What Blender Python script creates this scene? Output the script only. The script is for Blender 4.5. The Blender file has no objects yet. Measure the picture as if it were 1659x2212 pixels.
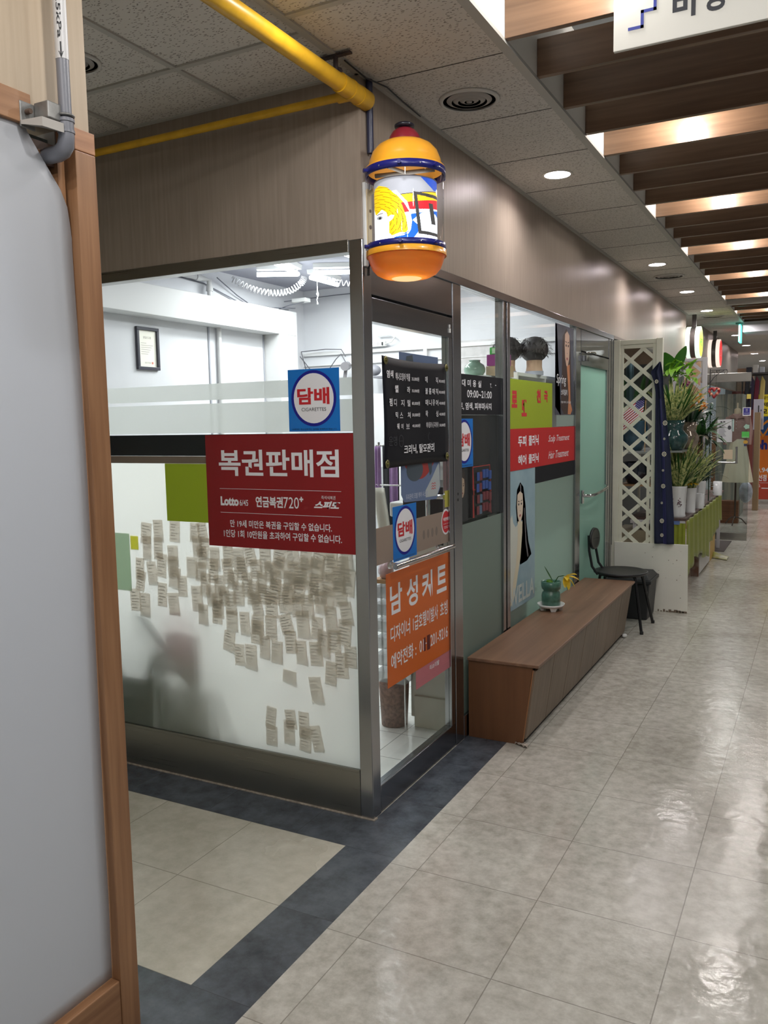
import bpy, math, random
from mathutils import Vector, Matrix
S = bpy.context.scene
C = S.collection
PI = math.pi

# ------------------------------------------------------------ camera, world, exposure
cam_d = bpy.data.cameras.new('camera')
cam = bpy.data.objects.new('camera', cam_d)
C.objects.link(cam)
cam_d.sensor_fit = 'VERTICAL'
cam_d.sensor_height = 24.0
cam_d.lens = 1798.693 / 2212 * 24.0
cam_d.clip_start = 0.05
_r = Vector((0.885644, 0.464022, -0.017828)); _u = Vector((-0.033552, 0.102236, 0.994194)); _d = Vector((-0.463151, 0.879904, -0.106114))
cam.matrix_world = Matrix(((_r.x, _u.x, -_d.x, 1.58735), (_r.y, _u.y, -_d.y, -2.87577), (_r.z, _u.z, -_d.z, 1.62994), (0, 0, 0, 1)))
S.camera = cam
S.view_settings.view_transform = 'Standard'
S.view_settings.look = 'None'
S.view_settings.exposure = 0.0
S.view_settings.gamma = 1.0
S.view_settings.use_curve_mapping = False
try:
    S.cycles.use_denoising = True
    S.cycles.max_bounces = 10
    S.cycles.diffuse_bounces = 5
    S.cycles.transparent_max_bounces = 24
    S.cycles.transmission_bounces = 8
    S.cycles.sample_clamp_indirect = 3.0
    S.cycles.caustics_reflective = False
    S.cycles.caustics_refractive = False
except Exception:
    pass
W = bpy.data.worlds.new('world'); S.world = W
W.use_nodes = True
W.node_tree.nodes['Background'].inputs[0].default_value = (0.95, 0.97, 1.0, 1)
W.node_tree.nodes['Background'].inputs[1].default_value = 0.22
# power of the lamps (W)
P_DOWN, P_BULB, P_TUBE, P_AISLE = 4.6, 16.5, 11.0, 14.0

def lamp(name, loc, size, power, color=(1, 1, 1), parent=None, size_y=None, rot=(0, 0, 0), spread=PI, shape='DISK'):
    l = bpy.data.lights.new(name, 'POINT' if shape == 'POINT' else 'AREA'); l.energy = power; l.color = color
    if shape == 'POINT': l.shadow_soft_size = size
    else: l.size = size; l.spread = spread; l.shape = shape
    if size_y is not None:
        l.shape = 'RECTANGLE'; l.size_y = size_y
    o = bpy.data.objects.new(name, l); C.objects.link(o)
    o.rotation_euler = rot
    if parent is not None:
        o.parent = parent; o.location = Vector(loc) - ORG.get(parent.name, Vector((0, 0, 0)))
    else:
        o.location = loc
    return o
ORG = {}

# ------------------------------------------------------------ mesh helpers
class MB:
    def __init__(s):
        s.v = []; s.f = []; s.m = []; s.sm = []
    def add(s, vs, fs, m=0, sm=False):
        b = len(s.v); s.v += [tuple(q) for q in vs]
        for f in fs:
            s.f.append([b + i for i in f]); s.m.append(m); s.sm.append(sm)
        return s
    def box(s, x0, x1, y0, y1, z0, z1, m=0):
        if x0 > x1: x0, x1 = x1, x0
        if y0 > y1: y0, y1 = y1, y0
        if z0 > z1: z0, z1 = z1, z0
        v = [(x, y, z) for z in (z0, z1) for y in (y0, y1) for x in (x0, x1)]
        return s.add(v, [(0, 2, 3, 1), (4, 5, 7, 6), (0, 1, 5, 4), (2, 6, 7, 3), (0, 4, 6, 2), (1, 3, 7, 5)], m)
    def fbox(s, fr, u0, u1, v0, v1, d0, d1, m=0):
        v = [fr(u, w, d) for d in (d0, d1) for w in (v0, v1) for u in (u0, u1)]
        return s.add(v, [(0, 2, 3, 1), (4, 5, 7, 6), (0, 1, 5, 4), (2, 6, 7, 3), (0, 4, 6, 2), (1, 3, 7, 5)], m)
    def poly(s, pts, m=0):
        return s.add(pts, [tuple(range(len(pts)))], m)
    def fpoly(s, fr, pts, d, m=0):
        return s.poly([fr(a, b, d) for a, b in pts], m)
    def prism(s, a, b, m=0):
        n = len(a)
        fs = [tuple(range(n))[::-1], tuple(range(n, 2 * n))] + [(i, (i + 1) % n, n + (i + 1) % n, n + i) for i in range(n)]
        return s.add(list(a) + list(b), fs, m)
    def fprism(s, fr, pts, d0, d1, m=0):
        return s.prism([fr(a, b, d0) for a, b in pts], [fr(a, b, d1) for a, b in pts], m)
    def disc(s, fr, cu, cv, ru, rv, d, m=0, n=36):
        return s.fpoly(fr, [(cu + ru * math.cos(2 * PI * i / n), cv + rv * math.sin(2 * PI * i / n)) for i in range(n)], d, m)
    def ring(s, fr, cu, cv, ru, rv, w, d, m=0, n=40):
        a = [fr(cu + ru * math.cos(2 * PI * i / n), cv + rv * math.sin(2 * PI * i / n), d) for i in range(n)]
        b = [fr(cu + (ru - w) * math.cos(2 * PI * i / n), cv + (rv - w) * math.sin(2 * PI * i / n), d) for i in range(n)]
        return s.add(a + b, [(i, (i + 1) % n, n + (i + 1) % n, n + i) for i in range(n)], m)
    def lathe(s, cx, cy, prof, n=32, m=0, a0=0.0, a1=2 * PI, sm=True, sy=1.0, cap=True):
        full = abs(a1 - a0 - 2 * PI) < 1e-6
        k = n if full else n + 1
        vs = [(cx + r * math.cos(a0 + (a1 - a0) * i / n), cy + sy * r * math.sin(a0 + (a1 - a0) * i / n), z) for r, z in prof for i in range(k)]
        fs = []
        for j in range(len(prof) - 1):
            for i in range(n):
                i2 = (i + 1) % k
                fs.append((j * k + i, j * k + i2, (j + 1) * k + i2, (j + 1) * k + i))
        s.add(vs, fs, m, sm)
        if prof[0] == prof[-1]: cap = False
        if cap and full and prof[0][0] > 1e-5:
            s.add([vs[i] for i in range(k)][::-1], [tuple(range(k))], m)
        if cap and full and prof[-1][0] > 1e-5:
            s.add([vs[(len(prof) - 1) * k + i] for i in range(k)], [tuple(range(k))], m)
        return s
    def tube(s, pts, r, n=10, m=0, caps=True):
        pts = [Vector(q) for q in pts]; rs = r if isinstance(r, (list, tuple)) else [r] * len(pts)
        up = None; vs = []
        for i, q in enumerate(pts):
            t = (pts[min(i + 1, len(pts) - 1)] - pts[max(i - 1, 0)]).normalized()
            if up is None:
                up = Vector((0, 0, 1)) if abs(t.z) < 0.9 else Vector((1, 0, 0))
            a = t.cross(up).normalized(); up = a.cross(t).normalized()
            vs += [q + rs[i] * (math.cos(2 * PI * k / n) * a + math.sin(2 * PI * k / n) * up) for k in range(n)]
        fs = [(i * n + k, i * n + (k + 1) % n, (i + 1) * n + (k + 1) % n, (i + 1) * n + k) for i in range(len(pts) - 1) for k in range(n)]
        s.add(vs, fs, m, True)
        if caps:
            s.add(vs[:n], [tuple(range(n))[::-1]], m); s.add(vs[-n:], [tuple(range(n))], m)
        return s
    def ball(s, c, r, m=0, n=16, k=10):
        if not isinstance(r, (list, tuple)): r = (r, r, r)
        vs = [(c[0] + r[0] * math.sin(PI * j / k) * math.cos(2 * PI * i / n), c[1] + r[1] * math.sin(PI * j / k) * math.sin(2 * PI * i / n), c[2] - r[2] * math.cos(PI * j / k)) for j in range(k + 1) for i in range(n)]
        fs = [(j * n + i, j * n + (i + 1) % n, (j + 1) * n + (i + 1) % n, (j + 1) * n + i) for j in range(k) for i in range(n)]
        return s.add(vs, fs, m, True)
    def grid(s, fn, nu, nv, m=0, sm=True):
        vs = [fn(i / nu, j / nv) for j in range(nv + 1) for i in range(nu + 1)]
        fs = [(j * (nu + 1) + i, j * (nu + 1) + i + 1, (j + 1) * (nu + 1) + i + 1, (j + 1) * (nu + 1) + i) for j in range(nv) for i in range(nu)]
        return s.add(vs, fs, m, sm)
    def leaf(s, b, d, L, w, droop=0.3, m=0, seg=6, twist=0.0, fold=0.12):
        b = Vector(b); d = Vector(d).normalized()
        side = d.cross(Vector((0, 0, 1)))
        if side.length < 1e-3: side = Vector((1, 0, 0))
        side.normalize(); side = Matrix.Rotation(twist, 3, d) @ side
        vs = []; q = b.copy(); t = d.copy()
        for i in range(seg + 1):
            k = i / seg
            ww = w * math.sin(PI * min(1, (k * 0.86 + 0.12))) ** 0.8
            nrm = side.cross(t).normalized()
            vs += [q - side * ww * 0.5 + nrm * ww * fold, q.copy(), q + side * ww * 0.5 + nrm * ww * fold]
            q = q + t * (L / seg); t = (t + Vector((0, 0, -droop / seg * 2))).normalized()
        fs = []
        for i in range(seg):
            fs += [(3 * i, 3 * i + 1, 3 * i + 4, 3 * i + 3), (3 * i + 1, 3 * i + 2, 3 * i + 5, 3 * i + 4)]
        return s.add(vs, fs, m, True)

def obj(name, mb, mats, parent=None, bevel=0.0, sub=0, solid=0.0, org=None):
    if not isinstance(mats, (list, tuple)): mats = [mats]
    if parent is not None:
        o0 = ORG[parent.name]
    elif org is not None:
        o0 = Vector(org)
    else:
        xs = [q[0] for q in mb.v]; ys = [q[1] for q in mb.v]; zs = [q[2] for q in mb.v]
        o0 = Vector(((min(xs) + max(xs)) / 2, (min(ys) + max(ys)) / 2, min(zs)))
    me = bpy.data.meshes.new(name)
    me.from_pydata([(q[0] - o0.x, q[1] - o0.y, q[2] - o0.z) for q in mb.v], [], mb.f)
    for m in mats: me.materials.append(m)
    me.polygons.foreach_set('material_index', mb.m)
    me.polygons.foreach_set('use_smooth', mb.sm)
    me.update()
    o = bpy.data.objects.new(name, me); C.objects.link(o)
    if parent is not None:
        o.parent = parent
    else:
        o.location = o0
    ORG[o.name] = o0
    if solid:
        md = o.modifiers.new('solid', 'SOLIDIFY'); md.thickness = solid; md.offset = 0
    if bevel:
        md = o.modifiers.new('bevel', 'BEVEL'); md.width = bevel; md.segments = 2; md.limit_method = 'ANGLE'; md.angle_limit = math.radians(50)
    if sub:
        md = o.modifiers.new('sub', 'SUBSURF'); md.levels = sub; md.render_levels = sub
    return o
def thing(name, loc, label, cat, group=None):
    o = bpy.data.objects.new(name, None); C.objects.link(o); o.location = loc; ORG[o.name] = Vector(loc)
    o.empty_display_size = 0.05
    return tag(o, label, cat, group)
def tag(o, label, cat, group=None, kind=None):
    o['label'] = label; o['category'] = cat
    if group: o['group'] = group
    if kind: o['kind'] = kind
    return o
def struct(name, mb, mats, parent=None, bevel=0.0, org=None):
    o = obj(name, mb, mats, parent, bevel, org=org)
    if parent is None: o['kind'] = 'structure'
    return o
def sgroup(name, loc):
    o = bpy.data.objects.new(name, None); C.objects.link(o); o.location = loc; ORG[o.name] = Vector(loc); o['kind'] = 'structure'; return o
def copy_tree(o, loc, label=None, parent=None, rz=None):
    c = o.copy(); C.objects.link(c)
    if parent is None:
        c.location = loc
        if rz is not None: c.rotation_euler = (0, 0, rz)
        if label: c['label'] = label
    else:
        c.parent = parent
    for ch in list(o.children):
        copy_tree(ch, None, None, c)
    return c

# frames: u right, v up, d out towards the viewer
def WF(u, v, d=0.0): return (u, -d, v)
def DF(u, v, d=0.0): return (d, u, v)
def YF(y0):
    return lambda u, v, d=0.0: (u, y0 - d, v)
def XF(x0):
    return lambda u, v, d=0.0: (x0 + d, u, v)
_tc = {}
def glyphs(body, off=0.0, shear=0.0):
    k = (body, off, shear)
    if k not in _tc:
        c = bpy.data.curves.new('lettering', 'FONT'); c.body = body; c.offset = off; c.shear = shear; c.resolution_u = 4
        o = bpy.data.objects.new('lettering', c); C.objects.link(o)
        bpy.context.view_layer.update()
        m = bpy.data.meshes.new_from_object(o.evaluated_get(bpy.context.evaluated_depsgraph_get()))
        vs = [tuple(q.co) for q in m.vertices]; fs = [tuple(q.vertices) for q in m.polygons]
        x0 = min(q[0] for q in vs); x1 = max(q[0] for q in vs); y0 = min(q[1] for q in vs); y1 = max(q[1] for q in vs)
        _tc[k] = ([((q[0] - x0) / max(x1 - x0, 1e-6), (q[1] - y0) / max(y1 - y0, 1e-6)) for q in vs], fs)
        C.objects.unlink(o); bpy.data.objects.remove(o); bpy.data.curves.remove(c); bpy.data.meshes.remove(m)
    return _tc[k]
def text(mb, fr, body, u0, u1, v0, v1, d, m=0, off=0.0, shear=0.0):
    vs, fs = glyphs(body, off, shear)
    return mb.add([fr(u0 + a * (u1 - u0), v0 + b * (v1 - v0), d) for a, b in vs], fs, m)

# ------------------------------------------------------------ materials
def lin(c):
    return tuple(((x / 255) / 12.92 if x / 255 <= 0.04045 else ((x / 255 + 0.055) / 1.055) ** 2.4) for x in c) + (1,)
_mc = {}
def mat(name, col, rough=0.5, metal=0.0, var=0.0, scale=8.0, bump=0.0, spec=0.5, trans=0.0, emit=0.0, coat=0.0, stretch=(1, 1, 1), col2=None, alpha=1.0):
    """plain or noise-varied surface; trans mixes in a translucent share"""
    if name in _mc: return _mc[name]
    m = bpy.data.materials.new(name); m.use_nodes = True; _mc[name] = m
    nt = m.node_tree; N = nt.nodes; L = nt.links
    b = N['Principled BSDF']; out = N['Material Output']
    b.inputs['Roughness'].default_value = rough; b.inputs['Metallic'].default_value = metal
    b.inputs['Specular IOR Level'].default_value = spec
    b.inputs['Coat Weight'].default_value = coat; b.inputs['Coat Roughness'].default_value = 0.1
    c1 = lin(col); b.inputs['Base Color'].default_value = c1
    src = None
    if var or col2 or bump:
        tc = N.new('ShaderNodeTexCoord'); mp = N.new('ShaderNodeMapping'); mp.inputs['Scale'].default_value = stretch
        L.new(tc.outputs['Object'], mp.inputs['Vector'])
        no = N.new('ShaderNodeTexNoise'); no.inputs['Scale'].default_value = scale; no.inputs['Detail'].default_value = 5
        L.new(mp.outputs['Vector'], no.inputs['Vector'])
        rp = N.new('ShaderNodeValToRGB')
        rp.color_ramp.elements[0].position = 0.35; rp.color_ramp.elements[1].position = 0.65
        if col2:
            rp.color_ramp.elements[0].color = c1; rp.color_ramp.elements[1].color = lin(col2)
        else:
            rp.color_ramp.elements[0].color = tuple(x * (1 - var) for x in c1[:3]) + (1,)
            rp.color_ramp.elements[1].color = tuple(min(1, x * (1 + var)) for x in c1[:3]) + (1,)
        L.new(no.outputs['Fac'], rp.inputs['Fac']); L.new(rp.outputs['Color'], b.inputs['Base Color'])
        src = rp.outputs['Color']
        if bump:
            bp = N.new('ShaderNodeBump'); bp.inputs['Strength'].default_value = bump; bp.inputs['Distance'].default_value = 0.004
            L.new(no.outputs['Fac'], bp.inputs['Height']); L.new(bp.outputs['Normal'], b.inputs['Normal'])
    if emit:
        b.inputs['Emission Color'].default_value = c1; b.inputs['Emission Strength'].default_value = emit
    if trans:
        t = N.new('ShaderNodeBsdfTranslucent'); t.inputs['Color'].default_value = c1
        if src: L.new(src, t.inputs['Color'])
        mx = N.new('ShaderNodeMixShader'); mx.inputs[0].default_value = trans
        L.new(b.outputs[0], mx.inputs[1]); L.new(t.outputs[0], mx.inputs[2]); L.new(mx.outputs[0], out.inputs['Surface'])
    if alpha < 1:
        t = N.new('ShaderNodeBsdfTransparent'); mx = N.new('ShaderNodeMixShader'); mx.inputs[0].default_value = alpha
        prev = out.inputs['Surface'].links[0].from_socket
        L.new(t.outputs[0], mx.inputs[1]); L.new(prev, mx.inputs[2]); L.new(mx.outputs[0], out.inputs['Surface'])
    return m
def glass(name, tint=(250, 253, 251), refl=0.04, rough=0.0):
    m = bpy.data.materials.new(name); m.use_nodes = True; nt = m.node_tree; N = nt.nodes; L = nt.links
    N.remove(N['Principled BSDF']); out = N['Material Output']
    t = N.new('ShaderNodeBsdfTransparent'); t.inputs[0].default_value = lin(tint)
    g = N.new('ShaderNodeBsdfGlossy'); g.inputs['Roughness'].default_value = rough
    f = N.new('ShaderNodeFresnel'); f.inputs['IOR'].default_value = 1.33 + refl
    ge = N.new('ShaderNodeNewGeometry'); fm = N.new('ShaderNodeMath'); fm.operation = 'SUBTRACT'; fm.inputs[0].default_value = 1.0; L.new(ge.outputs['Backfacing'], fm.inputs[1])
    ff = N.new('ShaderNodeMath'); ff.operation = 'MULTIPLY'; L.new(f.outputs[0], ff.inputs[0]); L.new(fm.outputs[0], ff.inputs[1])
    mx = N.new('ShaderNodeMixShader'); L.new(ff.outputs[0], mx.inputs[0]); L.new(t.outputs[0], mx.inputs[1]); L.new(g.outputs[0], mx.inputs[2])
    L.new(mx.outputs[0], out.inputs['Surface']); return m
def wood(name, c1, c2, scale=3.0, axis='z', rough=0.45, bump=0.05, contrast=(0.3, 0.7)):
    m = bpy.data.materials.new(name); m.use_nodes = True; nt = m.node_tree; N = nt.nodes; L = nt.links
    b = N['Principled BSDF']; tc = N.new('ShaderNodeTexCoord'); mp = N.new('ShaderNodeMapping')
    st = {'x': (0.6, 14, 14), 'y': (14, 0.6, 14), 'z': (14, 14, 0.6)}[axis]
    mp.inputs['Scale'].default_value = st
    L.new(tc.outputs['Object'], mp.inputs['Vector'])
    no = N.new('ShaderNodeTexNoise'); no.inputs['Scale'].default_value = scale; no.inputs['Detail'].default_value = 8; no.inputs['Distortion'].default_value = 0.3
    L.new(mp.outputs['Vector'], no.inputs['Vector'])
    n2 = N.new('ShaderNodeTexNoise'); n2.inputs['Scale'].default_value = 2.0; L.new(tc.outputs['Object'], n2.inputs['Vector'])
    ad = N.new('ShaderNodeMath'); ad.operation = 'MULTIPLY_ADD'; ad.inputs[1].default_value = 0.35; L.new(n2.outputs['Fac'], ad.inputs[0]); 
    sb = N.new('ShaderNodeMath'); sb.operation = 'SUBTRACT'; sb.inputs[1].default_value = 0.175; L.new(no.outputs['Fac'], sb.inputs[0]); L.new(sb.outputs[0], ad.inputs[2])
    rp = N.new('ShaderNodeValToRGB'); rp.color_ramp.elements[0].position = contrast[0]; rp.color_ramp.elements[1].position = contrast[1]
    rp.color_ramp.elements[0].color = lin(c1); rp.color_ramp.elements[1].color = lin(c2)
    L.new(ad.outputs[0], rp.inputs['Fac']); L.new(rp.outputs['Color'], b.inputs['Base Color'])
    b.inputs['Roughness'].default_value = rough
    bp = N.new('ShaderNodeBump'); bp.inputs['Strength'].default_value = bump; bp.inputs['Distance'].default_value = 0.003
    L.new(no.outputs['Fac'], bp.inputs['Height']); L.new(bp.outputs['Normal'], b.inputs['Normal'])
    return m
def steel(name, col, rough=0.28, axis='z', var=0.25):
    m = bpy.data.materials.new(name); m.use_nodes = True; nt = m.node_tree; N = nt.nodes; L = nt.links
    b = N['Principled BSDF']; b.inputs['Metallic'].default_value = 1.0; b.inputs['Base Color'].default_value = lin(col)
    tc = N.new('ShaderNodeTexCoord'); mp = N.new('ShaderNodeMapping')
    mp.inputs['Scale'].default_value = {'x': (1, 200, 200), 'y': (200, 1, 200), 'z': (200, 200, 1)}[axis]
    L.new(tc.outputs['Object'], mp.inputs['Vector'])
    no = N.new('ShaderNodeTexNoise'); no.inputs['Scale'].default_value = 1.5; no.inputs['Detail'].default_value = 3; L.new(mp.outputs['Vector'], no.inputs['Vector'])
    mr = N.new('ShaderNodeMapRange'); mr.inputs['To Min'].default_value = rough * (1 - var); mr.inputs['To Max'].default_value = rough * (1 + var)
    L.new(no.outputs['Fac'], mr.inputs['Value']); L.new(mr.outputs[0], b.inputs['Roughness'])
    bp = N.new('ShaderNodeBump'); bp.inputs['Strength'].default_value = 0.02; bp.inputs['Distance'].default_value = 0.001
    L.new(no.outputs['Fac'], bp.inputs['Height']); L.new(bp.outputs['Normal'], b.inputs['Normal'])
    return m
def floor_mat(name, c1, c2, x0, y0, T, line, rough=0.2, mott=14.0, jw=0.0035):
    m = bpy.data.materials.new(name); m.use_nodes = True; nt = m.node_tree; N = nt.nodes; L = nt.links
    b = N['Principled BSDF']; ge = N.new('ShaderNodeNewGeometry'); sx = N.new('ShaderNodeSeparateXYZ'); L.new(ge.outputs['Position'], sx.inputs[0])
    def M(op, a, bb=None, cc=None):
        n = N.new('ShaderNodeMath'); n.operation = op
        for i, q in enumerate((a, bb, cc)):
            if q is None: continue
            if isinstance(q, (int, float)): n.inputs[i].default_value = q
            else: L.new(q, n.inputs[i])
        return n.outputs[0]
    cells = []; lines = []
    for ax, o0 in (('X', x0), ('Y', y0)):
        t = M('DIVIDE', M('SUBTRACT', sx.outputs[ax], o0 - 90 * T), T)
        cells.append(M('FLOOR', t)); fr = M('FRACT', t)
        e = M('MINIMUM', fr, M('SUBTRACT', 1.0, fr)); lines.append(M('LESS_THAN', e, jw / T / 2))
    ln = M('MAXIMUM', lines[0], lines[1])
    cv = N.new('ShaderNodeCombineXYZ'); L.new(cells[0], cv.inputs[0]); L.new(cells[1], cv.inputs[1])
    wn = N.new('ShaderNodeTexWhiteNoise'); L.new(cv.outputs[0], wn.inputs['Vector'])
    ps = N.new('ShaderNodeVectorMath'); ps.operation = 'MULTIPLY_ADD'; L.new(wn.outputs['Color'], ps.inputs[0]); ps.inputs[1].default_value = (7, 7, 7); L.new(ge.outputs['Position'], ps.inputs[2])
    no = N.new('ShaderNodeTexNoise'); no.inputs['Scale'].default_value = mott; no.inputs['Detail'].default_value = 9; no.inputs['Roughness'].default_value = 0.68
    L.new(ps.outputs[0], no.inputs['Vector'])
    n2 = N.new('ShaderNodeTexNoise'); n2.inputs['Scale'].default_value = 1.3; n2.inputs['Detail'].default_value = 4; L.new(ge.outputs['Position'], n2.inputs['Vector'])
    fac = M('MULTIPLY_ADD', n2.outputs['Fac'], 0.4, M('MULTIPLY_ADD', wn.outputs['Value'], 0.05, M('SUBTRACT', no.outputs['Fac'], 0.22)))
    rp = N.new('ShaderNodeValToRGB'); rp.color_ramp.elements[0].position = 0.3; rp.color_ramp.elements[1].position = 0.68
    rp.color_ramp.elements[0].color = lin(c1); rp.color_ramp.elements[1].color = lin(c2); L.new(fac, rp.inputs['Fac'])
    mx = N.new('ShaderNodeMix'); mx.data_type = 'RGBA'; L.new(M('MULTIPLY', ln, 0.6), mx.inputs['Factor']); L.new(rp.outputs['Color'], mx.inputs['A']); mx.inputs['B'].default_value = lin(line)
    L.new(mx.outputs['Result'], b.inputs['Base Color'])
    mr = N.new('ShaderNodeMapRange'); mr.inputs['From Min'].default_value = 0.35; mr.inputs['From Max'].default_value = 0.65
    mr.inputs['To Min'].default_value = rough * 0.75; mr.inputs['To Max'].default_value = rough * 1.35
    L.new(n2.outputs['Fac'], mr.inputs['Value']); L.new(mr.outputs[0], b.inputs['Roughness'])
    b.inputs['Specular IOR Level'].default_value = 0.6
    w = N.new('ShaderNodeTexNoise'); w.inputs['Scale'].default_value = 26.0; w.inputs['Detail'].default_value = 3; L.new(ge.outputs['Position'], w.inputs['Vector'])
    wf = N.new('ShaderNodeTexNoise'); wf.inputs['Scale'].default_value = 5.0; wf.inputs['Detail'].default_value = 2; L.new(ge.outputs['Position'], wf.inputs['Vector'])
    h = M('MULTIPLY_ADD', wf.outputs['Fac'], 1.6, M('MULTIPLY', w.outputs['Fac'], 0.55))
    bp = N.new('ShaderNodeBump'); bp.inputs['Strength'].default_value = 0.35; bp.inputs['Distance'].default_value = 0.006
    L.new(h, bp.inputs['Height']); L.new(bp.outputs['Normal'], b.inputs['Normal'])
    return m
def speckle(name, base, dark):
    """mineral-fibre ceiling board: short dark worm marks on a pale face"""
    m = bpy.data.materials.new(name); m.use_nodes = True; nt = m.node_tree; N = nt.nodes; L = nt.links
    b = N['Principled BSDF']; b.inputs['Roughness'].default_value = 0.9; ge = N.new('ShaderNodeNewGeometry')
    mp = N.new('ShaderNodeMapping'); mp.inputs['Scale'].default_value = (55, 125, 55); mp.inputs['Rotation'].default_value = (0, 0, 0.5); L.new(ge.outputs['Position'], mp.inputs['Vector'])
    ds = N.new('ShaderNodeTexNoise'); ds.inputs['Scale'].default_value = 0.7; L.new(mp.outputs[0], ds.inputs['Vector'])
    ad = N.new('ShaderNodeVectorMath'); ad.operation = 'MULTIPLY_ADD'; L.new(ds.outputs['Color'], ad.inputs[0]); ad.inputs[1].default_value = (1.6, 1.6, 1.6); L.new(mp.outputs[0], ad.inputs[2])
    vo = N.new('ShaderNodeTexVoronoi'); vo.voronoi_dimensions = '2D'; vo.inputs['Scale'].default_value = 1.0; L.new(ad.outputs[0], vo.inputs['Vector'])
    sc = N.new('ShaderNodeSeparateColor'); L.new(vo.outputs['Color'], sc.inputs[0])
    a = N.new('ShaderNodeMath'); a.operation = 'LESS_THAN'; a.inputs[1].default_value = 0.24; L.new(vo.outputs['Distance'], a.inputs[0])
    c = N.new('ShaderNodeMath'); c.operation = 'LESS_THAN'; c.inputs[1].default_value = 0.5; L.new(sc.outputs[0], c.inputs[0])
    e = N.new('ShaderNodeMath'); e.operation = 'MULTIPLY'; L.new(a.outputs[0], e.inputs[0]); L.new(c.outputs[0], e.inputs[1])
    g = N.new('ShaderNodeMath'); g.operation = 'MULTIPLY'; g.inputs[1].default_value = 0.75; L.new(e.outputs[0], g.inputs[0])
    mx = N.new('ShaderNodeMix'); mx.data_type = 'RGBA'; L.new(g.outputs[0], mx.inputs['Factor']); mx.inputs['A'].default_value = lin(base); mx.inputs['B'].default_value = lin(dark)
    L.new(mx.outputs['Result'], b.inputs['Base Color'])
    bp = N.new('ShaderNodeBump'); bp.invert = True; bp.inputs['Strength'].default_value = 0.5; bp.inputs['Distance'].default_value = 0.003; L.new(e.outputs[0], bp.inputs['Height']); L.new(bp.outputs['Normal'], b.inputs['Normal'])
    return m

M_floor = floor_mat('beige vinyl tile', (170, 166, 155), (212, 209, 200), 0.3279, -0.7172, 0.45, (108, 102, 92), 0.17, 20.0)
M_floor2 = floor_mat('beige vinyl tile by window', (182, 178, 162), (206, 202, 188), 0.0007, -0.2298, 0.45, (112, 106, 92), 0.22)
M_border = floor_mat('dark slate vinyl', (52, 58, 66), (92, 99, 108), 0.2157, -0.2298, 0.45, (34, 38, 44), 0.2, 11.0, 0.002)
M_wtile = floor_mat('white ceramic tile', (222, 224, 220), (236, 238, 235), -0.30, 0.26, 0.3, (90, 92, 90), 0.15, 6.0, 0.005)
M_clad = wood('grey beige laminate', (136, 124, 112), (155, 142, 129), 5.0, 'z', 0.34, 0.12, (0.25, 0.75))
M_clad2 = wood('pale laminate', (176, 158, 134), (190, 173, 150), 4.0, 'z', 0.5, 0.04, (0.25, 0.75))
M_post = wood('orange brown post wood', (140, 99, 68), (168, 125, 89), 4.0, 'z', 0.42)
M_posty = wood('orange brown rail wood', (140, 99, 68), (168, 125, 89), 4.0, 'y', 0.42)
M_louver = wood('walnut louvre', (98, 74, 56), (124, 96, 74), 3.0, 'x', 0.33)
M_ceil = speckle('mineral ceiling board', (206, 202, 196), (96, 88, 80))
M_bar = mat('painted ceiling bar', (176, 174, 168), 0.5)
M_fascia = mat('white fascia paint', (225, 222, 214), 0.6)
M_slab = mat('grey upper ceiling', (98, 100, 100), 0.85, var=0.1, scale=3)
M_ss = steel('brushed stainless', (174, 175, 177), 0.2, 'z')
M_ssx = steel('brushed stainless flat', (158, 156, 150), 0.3, 'x')
M_ssy = steel('brushed stainless lengthwise', (156, 158, 162), 0.2, 'y')
M_chrome = mat('chrome', (215, 215, 215), 0.08, 1.0)
M_white = mat('white paint', (232, 233, 231), 0.6, var=0.02, scale=4)
M_salonw = mat('salon white wall', (208, 209, 213), 0.7, var=0.03, scale=3)
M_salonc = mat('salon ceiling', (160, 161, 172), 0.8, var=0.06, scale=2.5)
M_soffit = mat('salon soffit', (208, 208, 208), 0.55)
M_glass = glass('clear glass')
M_frost = mat('frosted film', (251, 251, 248), 0.55, trans=0.9, spec=0.2)
M_frostg = mat('greenish frosted film', (184, 200, 191), 0.35, trans=0.62, spec=0.4)
M_band = mat('milky film stripe', (236, 238, 236), 0.5, trans=0.7, spec=0.2, alpha=0.72)
M_black = mat('black film', (14, 16, 24), 0.5, spec=0.25)
M_red = mat('red sign film', (158, 30, 36), 0.4, trans=0.25)
M_red2 = mat('bright red film', (214, 44, 46), 0.4, trans=0.25)
M_lime = mat('lime film', (180, 200, 48), 0.4, trans=0.3)
M_blue = mat('sky blue sticker', (0, 116, 205), 0.35)
M_navyring = mat('royal blue ink', (10, 14, 140), 0.4)
M_wink = mat('white ink', (236, 236, 240), 0.5)
M_redink = mat('red ink', (200, 34, 44), 0.45)
M_kink = mat('black ink', (22, 22, 26), 0.5)
M_orange = mat('orange vinyl', (222, 112, 44), 0.4, trans=0.15)
M_beigeb = mat('beige door stripe', (166, 148, 134), 0.45, trans=0.2)
M_dark = mat('near black plastic', (24, 25, 28), 0.4)
M_leaf = mat('leaf green', (44, 92, 38), 0.4, trans=0.2, var=0.25, scale=6)
M_leafd = mat('dark leaf green', (24, 58, 34), 0.35, trans=0.15, var=0.25, scale=6)
M_leafl = mat('fresh light green leaf', (120, 170, 52), 0.45, trans=0.3, var=0.2, scale=8)
M_variegated = mat('variegated blade', (214, 214, 146), 0.4, trans=0.25, col2=(66, 108, 48), scale=70, stretch=(1, 1, .25))
M_porcelain = mat('white porcelain', (228, 230, 232), 0.15, coat=0.5)
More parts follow.
